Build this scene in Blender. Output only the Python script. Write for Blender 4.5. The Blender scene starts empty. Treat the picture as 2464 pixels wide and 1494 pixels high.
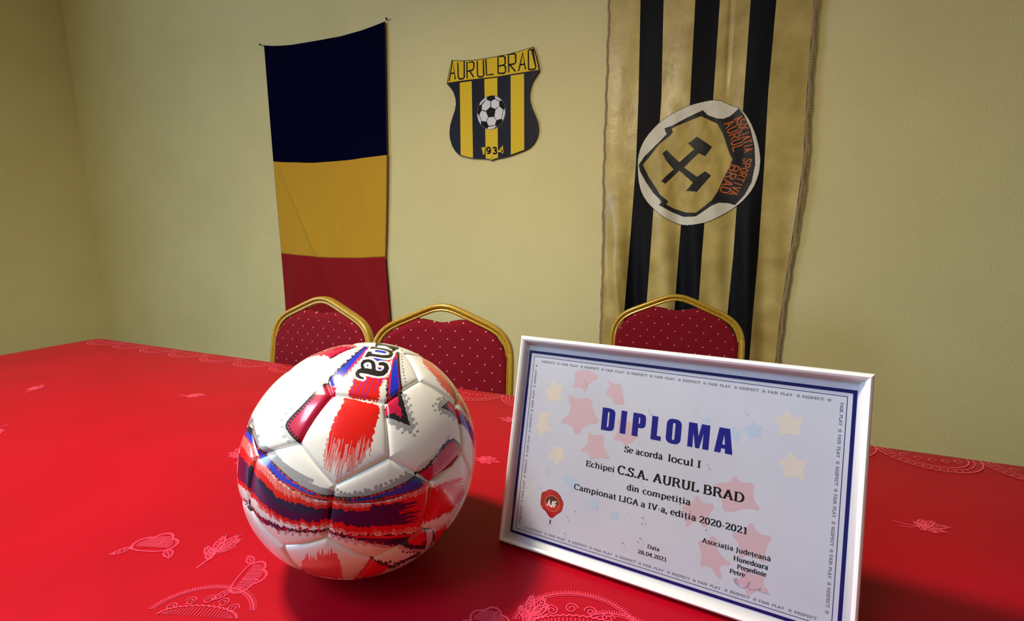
import bpy, bmesh, math, random
import numpy as np
from mathutils import Vector, Matrix, geometry

random.seed(7)
S = bpy.context.scene
COL = S.collection

# ---------------------------------------------------------------- camera
cam_d = bpy.data.cameras.new('camera')
cam = bpy.data.objects.new('camera', cam_d)
COL.objects.link(cam)
cam.location = (0, 0, 1.07707)
cam.rotation_euler = (math.radians(90 - 9.3876), 0, math.radians(22))
cam_d.sensor_fit = 'HORIZONTAL'
cam_d.sensor_width = 36.0
cam_d.lens = 36.0 * 1122.0 / 2464.0
cam_d.clip_start = 0.02
S.camera = cam

# ---------------------------------------------------------------- light and exposure
S.view_settings.view_transform = 'Standard'
S.view_settings.look = 'None'
S.view_settings.gamma = 1.0
S.view_settings.exposure = 0.0
S.view_settings.use_curve_mapping = False
S.cycles.max_bounces = 8
S.cycles.caustics_reflective = False
S.cycles.caustics_refractive = False

world = bpy.data.worlds.new('world')
S.world = world
world.use_nodes = True
wb = world.node_tree.nodes['Background']
wb.inputs[0].default_value = (0.55, 0.70, 1.0, 1)
wb.inputs[1].default_value = 0.3

LAMP = (-0.84, 0.17, 2.22)

def area_light(name, loc, rot, size, power, color, size_y=None, shape=None):
    d = bpy.data.lights.new(name, 'AREA')
    d.energy = power
    d.color = color
    d.size = size
    if size_y:
        d.shape = 'RECTANGLE'
        d.size_y = size_y
    if shape:
        d.shape = shape
    o = bpy.data.objects.new(name, d)
    o.location = loc
    o.rotation_euler = rot
    COL.objects.link(o)
    return o

# the ceiling lamp's own downward light (a round opal disc, see ceiling_lamp below)
area_light('ceiling_lamp_light', (LAMP[0], LAMP[1], LAMP[2] - 0.05), (0, 0, 0), 0.22, 36, (1.0, 0.84, 0.58), shape='DISK')
# daylight coming in through window_1 in the left wall, behind the camera's shoulder
area_light('window_daylight', (-4.12, -1.6, 1.55), (0, math.radians(-90), 0), 1.3, 85, (0.46, 0.67, 1.0), size_y=1.6)

# unseen cool fill panel added behind the camera (see added_fill_panel below)
PANEL = (-1.1, -1.25, 2.86)
area_light('added_fill_light', (PANEL[0], PANEL[1], PANEL[2] - 0.03), (0, 0, 0), 0.9, 34, (0.50, 0.71, 1.0), size_y=0.9).data.spread = math.radians(140)   # spread narrowed to dim the upper wall

# ---------------------------------------------------------------- helpers
def link(o, parent=None):
    COL.objects.link(o)
    if parent:
        o.parent = parent
    return o

def mesh_obj(name, verts, faces, m=None, parent=None, smooth=False):
    me = bpy.data.meshes.new(name)
    me.from_pydata([tuple(map(float, v)) for v in verts], [], faces)
    me.update()
    if smooth:
        me.polygons.foreach_set('use_smooth', [True] * len(me.polygons))
    o = bpy.data.objects.new(name, me)
    if m:
        me.materials.append(m)
    return link(o, parent)

def thing(name, label, cat, loc=(0, 0, 0), rotz=0, group=None):
    o = bpy.data.objects.new(name, None)
    o.empty_display_size = 0.05
    o.location = loc
    o.rotation_euler = (0, 0, rotz)
    o['label'] = label
    o['category'] = cat
    if group:
        o['group'] = group
    return link(o)

def tag(o, label, cat, group=None):
    o['label'] = label
    o['category'] = cat
    if group:
        o['group'] = group
    return o

def structure(o):
    o['kind'] = 'structure'
    return o

def box_vf(x0, x1, y0, y1, z0, z1):
    v = [(x0, y0, z0), (x1, y0, z0), (x1, y1, z0), (x0, y1, z0), (x0, y0, z1), (x1, y0, z1), (x1, y1, z1), (x0, y1, z1)]
    f = [(0, 3, 2, 1), (4, 5, 6, 7), (0, 1, 5, 4), (1, 2, 6, 5), (2, 3, 7, 6), (3, 0, 4, 7)]
    return v, f

def box(name, x0, x1, y0, y1, z0, z1, m, parent=None, bevel=0.0):
    v, f = box_vf(x0, x1, y0, y1, z0, z1)
    o = mesh_obj(name, v, f, m, parent)
    if bevel:
        b = o.modifiers.new('bevel', 'BEVEL')
        b.width = bevel
        b.segments = 3
        o.data.polygons.foreach_set('use_smooth', [True] * len(o.data.polygons))
    return o

class Geo:
    """collects polygons and ribbons, maps 2D (a, b, lift) to 3D and links them as one mesh"""
    def __init__(self, to3d):
        self.v = []
        self.f = []
        self.to3d = to3d
        self.eps = 0.0

    def tri2d(self, loops, lift):
        tris = geometry.tessellate_polygon([[Vector((x, y, 0)) for x, y in lp] for lp in loops])
        base = len(self.v)
        for lp in loops:
            for x, y in lp:
                self.v.append(self.to3d(x, y, lift))
        for t in tris:
            self.f.append(tuple(base + i for i in t))

    def prism(self, loop, z0, z1):
        n = len(loop)
        base = len(self.v)
        for x, y in loop:
            self.v.append(self.to3d(x, y, z1))
        for x, y in loop:
            self.v.append(self.to3d(x, y, z0))
        for t in geometry.tessellate_polygon([[Vector((x, y, 0)) for x, y in loop]]):
            self.f.append(tuple(base + i for i in t))
            self.f.append(tuple(base + n + i for i in reversed(t)))
        for i in range(n):
            j = (i + 1) % n
            self.f.append((base + i, base + j, base + n + j, base + n + i))

    def ribbon(self, pts, hw, lift, closed=False):
        """hw: number or function(dx, dy) -> half width (broad nib)"""
        pts = [Vector(p) for p in pts]
        n = len(pts)
        self.k = getattr(self, 'k', 0) + 1
        lift = lift + self.k * self.eps
        if n < 2:
            return
        fn = hw if callable(hw) else (lambda dx, dy: hw)
        L = []
        for i in range(n):
            a = pts[i - 1] if (i > 0 or closed) else pts[i]
            b = pts[(i + 1) % n] if (i < n - 1 or closed) else pts[i]
            d = (b - a)
            d = d.normalized() if d.length > 1e-9 else Vector((1, 0))
            # mitre
            k = 1.0
            if (0 < i < n - 1) or closed:
                d1 = (pts[i] - a).normalized()
                k = 1.0 / max(0.5, abs(d1.dot(d)))
            w = fn(d.x, d.y) * k
            nrm = Vector((-d.y, d.x))
            L.append((pts[i] + nrm * w, pts[i] - nrm * w))
        base = len(self.v)
        for p, q in L:
            self.v.append(self.to3d(p.x, p.y, lift))
            self.v.append(self.to3d(q.x, q.y, lift))
        m = n if closed else n - 1
        for i in range(m):
            j = (i + 1) % n
            self.f.append((base + 2 * i, base + 2 * i + 1, base + 2 * j + 1, base + 2 * j))

    def build(self, name, m, parent=None):
        return mesh_obj(name, self.v, self.f, m, parent)

def sweep(path, frames, profile, closed_profile=True, caps=True):
    """path: list of Vector, frames: list of (n, b) Vectors, profile: list of (pn, pb)"""
    v = []
    f = []
    k = len(profile)
    for P, (n, b) in zip(path, frames):
        for pn, pb in profile:
            v.append(P + n * pn + b * pb)
    for i in range(len(path) - 1):
        for j in range(k):
            j2 = (j + 1) % k
            f.append((i * k + j, i * k + j2, (i + 1) * k + j2, (i + 1) * k + j))
    if caps:
        f.append(tuple(range(k - 1, -1, -1)))
        f.append(tuple(range((len(path) - 1) * k, len(path) * k)))
    return v, f

def tube(name, pts, r, m, parent=None, sides=10, b=Vector((0, 1, 0))):
    pts = [Vector(p) for p in pts]
    fr = []
    for i, p in enumerate(pts):
        t = (pts[min(i + 1, len(pts) - 1)] - pts[max(i - 1, 0)]).normalized()
        bb = b - t * b.dot(t)
        if bb.length < 1e-3:
            bb = Vector((1, 0, 0)) - t * t.x
        bb.normalize()
        fr.append((t.cross(bb), bb))
    prof = [(r * math.cos(a), r * math.sin(a)) for a in [2 * math.pi * k / sides for k in range(sides)]]
    v, f = sweep(pts, fr, prof)
    return mesh_obj(name, v, f, m, parent, smooth=True)

def smooth_path(P, closed=False, n=2):
    P = [Vector(p) for p in P]
    for _ in range(n):
        Q = []
        m = len(P)
        for i in range(m if closed else m - 1):
            a, b = P[i], P[(i + 1) % m]
            Q += [a * 0.75 + b * 0.25, a * 0.25 + b * 0.75]
        if not closed:
            Q = [P[0]] + Q + [P[-1]]
        P = Q
    return P

# numpy noise -----------------------------------------------------
def hash2(ix, iy, seed=0):
    h = (ix.astype(np.int64) * 374761393 + iy.astype(np.int64) * 668265263 + seed * 1442695041) & 0xffffffff
    h = ((h ^ (h >> 13)) * 1274126177) & 0xffffffff
    return ((h ^ (h >> 16)) & 0xffff) / 65535.0

def vnoise(x, y, seed=0):
    ix, iy = np.floor(x), np.floor(y)
    fx, fy = x - ix, y - iy
    fx = fx * fx * (3 - 2 * fx)
    fy = fy * fy * (3 - 2 * fy)
    a = hash2(ix, iy, seed)
    b = hash2(ix + 1, iy, seed)
    c = hash2(ix, iy + 1, seed)
    d = hash2(ix + 1, iy + 1, seed)
    return (a * (1 - fx) + b * fx) * (1 - fy) + (c * (1 - fx) + d * fx) * fy

def inside(P, poly):
    """P (n,2) array, poly list of points -> bool mask"""
    poly = np.asarray(poly, float)
    res = np.zeros(len(P), bool)
    lo, hi = poly.min(0), poly.max(0)
    idx = np.where((P[:, 0] >= lo[0]) & (P[:, 0] <= hi[0]) & (P[:, 1] >= lo[1]) & (P[:, 1] <= hi[1]))[0]
    if len(idx) == 0:
        return res
    x, y = P[idx, 0], P[idx, 1]
    r = np.zeros(len(idx), bool)
    n = len(poly)
    for i in range(n):
        x1, y1 = poly[i]
        x2, y2 = poly[(i + 1) % n]
        if y1 == y2:
            continue
        c = ((y1 > y) != (y2 > y)) & (x < (x2 - x1) * (y - y1) / (y2 - y1) + x1)
        r ^= c
    res[idx] = r
    return res

def stroke_sd(P, pts, rad):
    """signed distance of points to a chain of capsules with changing radius"""
    d = np.full(len(P), 1e9)
    pts = np.asarray(pts, float)
    if not hasattr(rad, '__len__'):
        rad = [rad] * len(pts)
    m = max(rad) + 14
    lo, hi = pts.min(0) - m, pts.max(0) + m
    idx = np.where((P[:, 0] >= lo[0]) & (P[:, 0] <= hi[0]) & (P[:, 1] >= lo[1]) & (P[:, 1] <= hi[1]))[0]
    Q = P[idx]
    dd = np.full(len(Q), 1e9)
    for i in range(len(pts) - 1):
        a, b = pts[i], pts[i + 1]
        ab = b - a
        L = ab @ ab + 1e-9
        t = np.clip(((Q - a) @ ab) / L, 0, 1)
        e = Q - a - t[:, None] * ab
        dd = np.minimum(dd, np.hypot(e[:, 0], e[:, 1]) - (rad[i] * (1 - t) + rad[i + 1] * t))
    if len(pts) == 1:
        e = Q - pts[0]
        dd = np.hypot(e[:, 0], e[:, 1]) - rad[0]
    d[idx] = dd
    return d

def resample(pts, step):
    pts = np.asarray(pts, float)
    seg = np.hypot(*(pts[1:] - pts[:-1]).T)
    s = np.concatenate([[0], np.cumsum(seg)])
    n = max(2, int(s[-1] / step) + 1)
    t = np.linspace(0, s[-1], n)
    return np.stack([np.interp(t, s, pts[:, 0]), np.interp(t, s, pts[:, 1])], 1)

# ---------------------------------------------------------------- materials
def mat(name, color=(0.8, 0.8, 0.8), rough=0.5, metal=0.0, spec=0.5, coat=0.0, sheen=0.0, emit=None, emit_s=0):
    m = bpy.data.materials.new(name)
    m.use_nodes = True
    b = m.node_tree.nodes['Principled BSDF']
    b.inputs['Base Color'].default_value = (*color, 1)
    b.inputs['Roughness'].default_value = rough
    b.inputs['Metallic'].default_value = metal
    b.inputs['Specular IOR Level'].default_value = spec
    b.inputs['Coat Weight'].default_value = coat
    b.inputs['Coat Roughness'].default_value = 0.08
    b.inputs['Sheen Weight'].default_value = sheen
    if emit:
        b.inputs['Emission Color'].default_value = (*emit, 1)
        b.inputs['Emission Strength'].default_value = emit_s
    return m

def N(m, t, **kw):
    n = m.node_tree.nodes.new(t)
    for k, v in kw.items():
        setattr(n, k, v)
    return n

def LK(m, a, b):
    m.node_tree.links.new(a, b)

def bsdf(m):
    return m.node_tree.nodes['Principled BSDF']

def noise_color(m, c1, c2, scale, detail=4, obj=True, lo=0.35, hi=0.65, stretch=None):
    tc = N(m, 'ShaderNodeTexCoord')
    no = N(m, 'ShaderNodeTexNoise')
    no.inputs['Scale'].default_value = scale
    no.inputs['Detail'].default_value = detail
    src = tc.outputs['Object']
    if stretch:
        mp = N(m, 'ShaderNodeMapping')
        mp.inputs['Scale'].default_value = stretch
        LK(m, src, mp.inputs['Vector'])
        src = mp.outputs['Vector']
    LK(m, src, no.inputs['Vector'])
    r = N(m, 'ShaderNodeValToRGB')
    r.color_ramp.elements[0].position = lo
    r.color_ramp.elements[0].color = (*c1, 1)
    r.color_ramp.elements[1].position = hi
    r.color_ramp.elements[1].color = (*c2, 1)
    LK(m, no.outputs['Fac'], r.inputs['Fac'])
    LK(m, r.outputs['Color'], bsdf(m).inputs['Base Color'])
    return no

def add_bump(m, scale, strength, dist=0.001, detail=3, stretch=None, kind='noise'):
    tc = N(m, 'ShaderNodeTexCoord')
    src = tc.outputs['Object']
    if stretch:
        mp = N(m, 'ShaderNodeMapping')
        mp.inputs['Scale'].default_value = stretch
        LK(m, src, mp.inputs['Vector'])
        src = mp.outputs['Vector']
    if kind == 'noise':
        no = N(m, 'ShaderNodeTexNoise')
        no.inputs['Detail'].default_value = detail
        out = no.outputs['Fac']
    else:
        no = N(m, 'ShaderNodeTexVoronoi')
        out = no.outputs['Distance']
    no.inputs['Scale'].default_value = scale
    LK(m, src, no.inputs['Vector'])
    bu = N(m, 'ShaderNodeBump')
    bu.inputs['Strength'].default_value = strength
    bu.inputs['Distance'].default_value = dist
    LK(m, out, bu.inputs['Height'])
    LK(m, bu.outputs['Normal'], bsdf(m).inputs['Normal'])
    return bu

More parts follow.
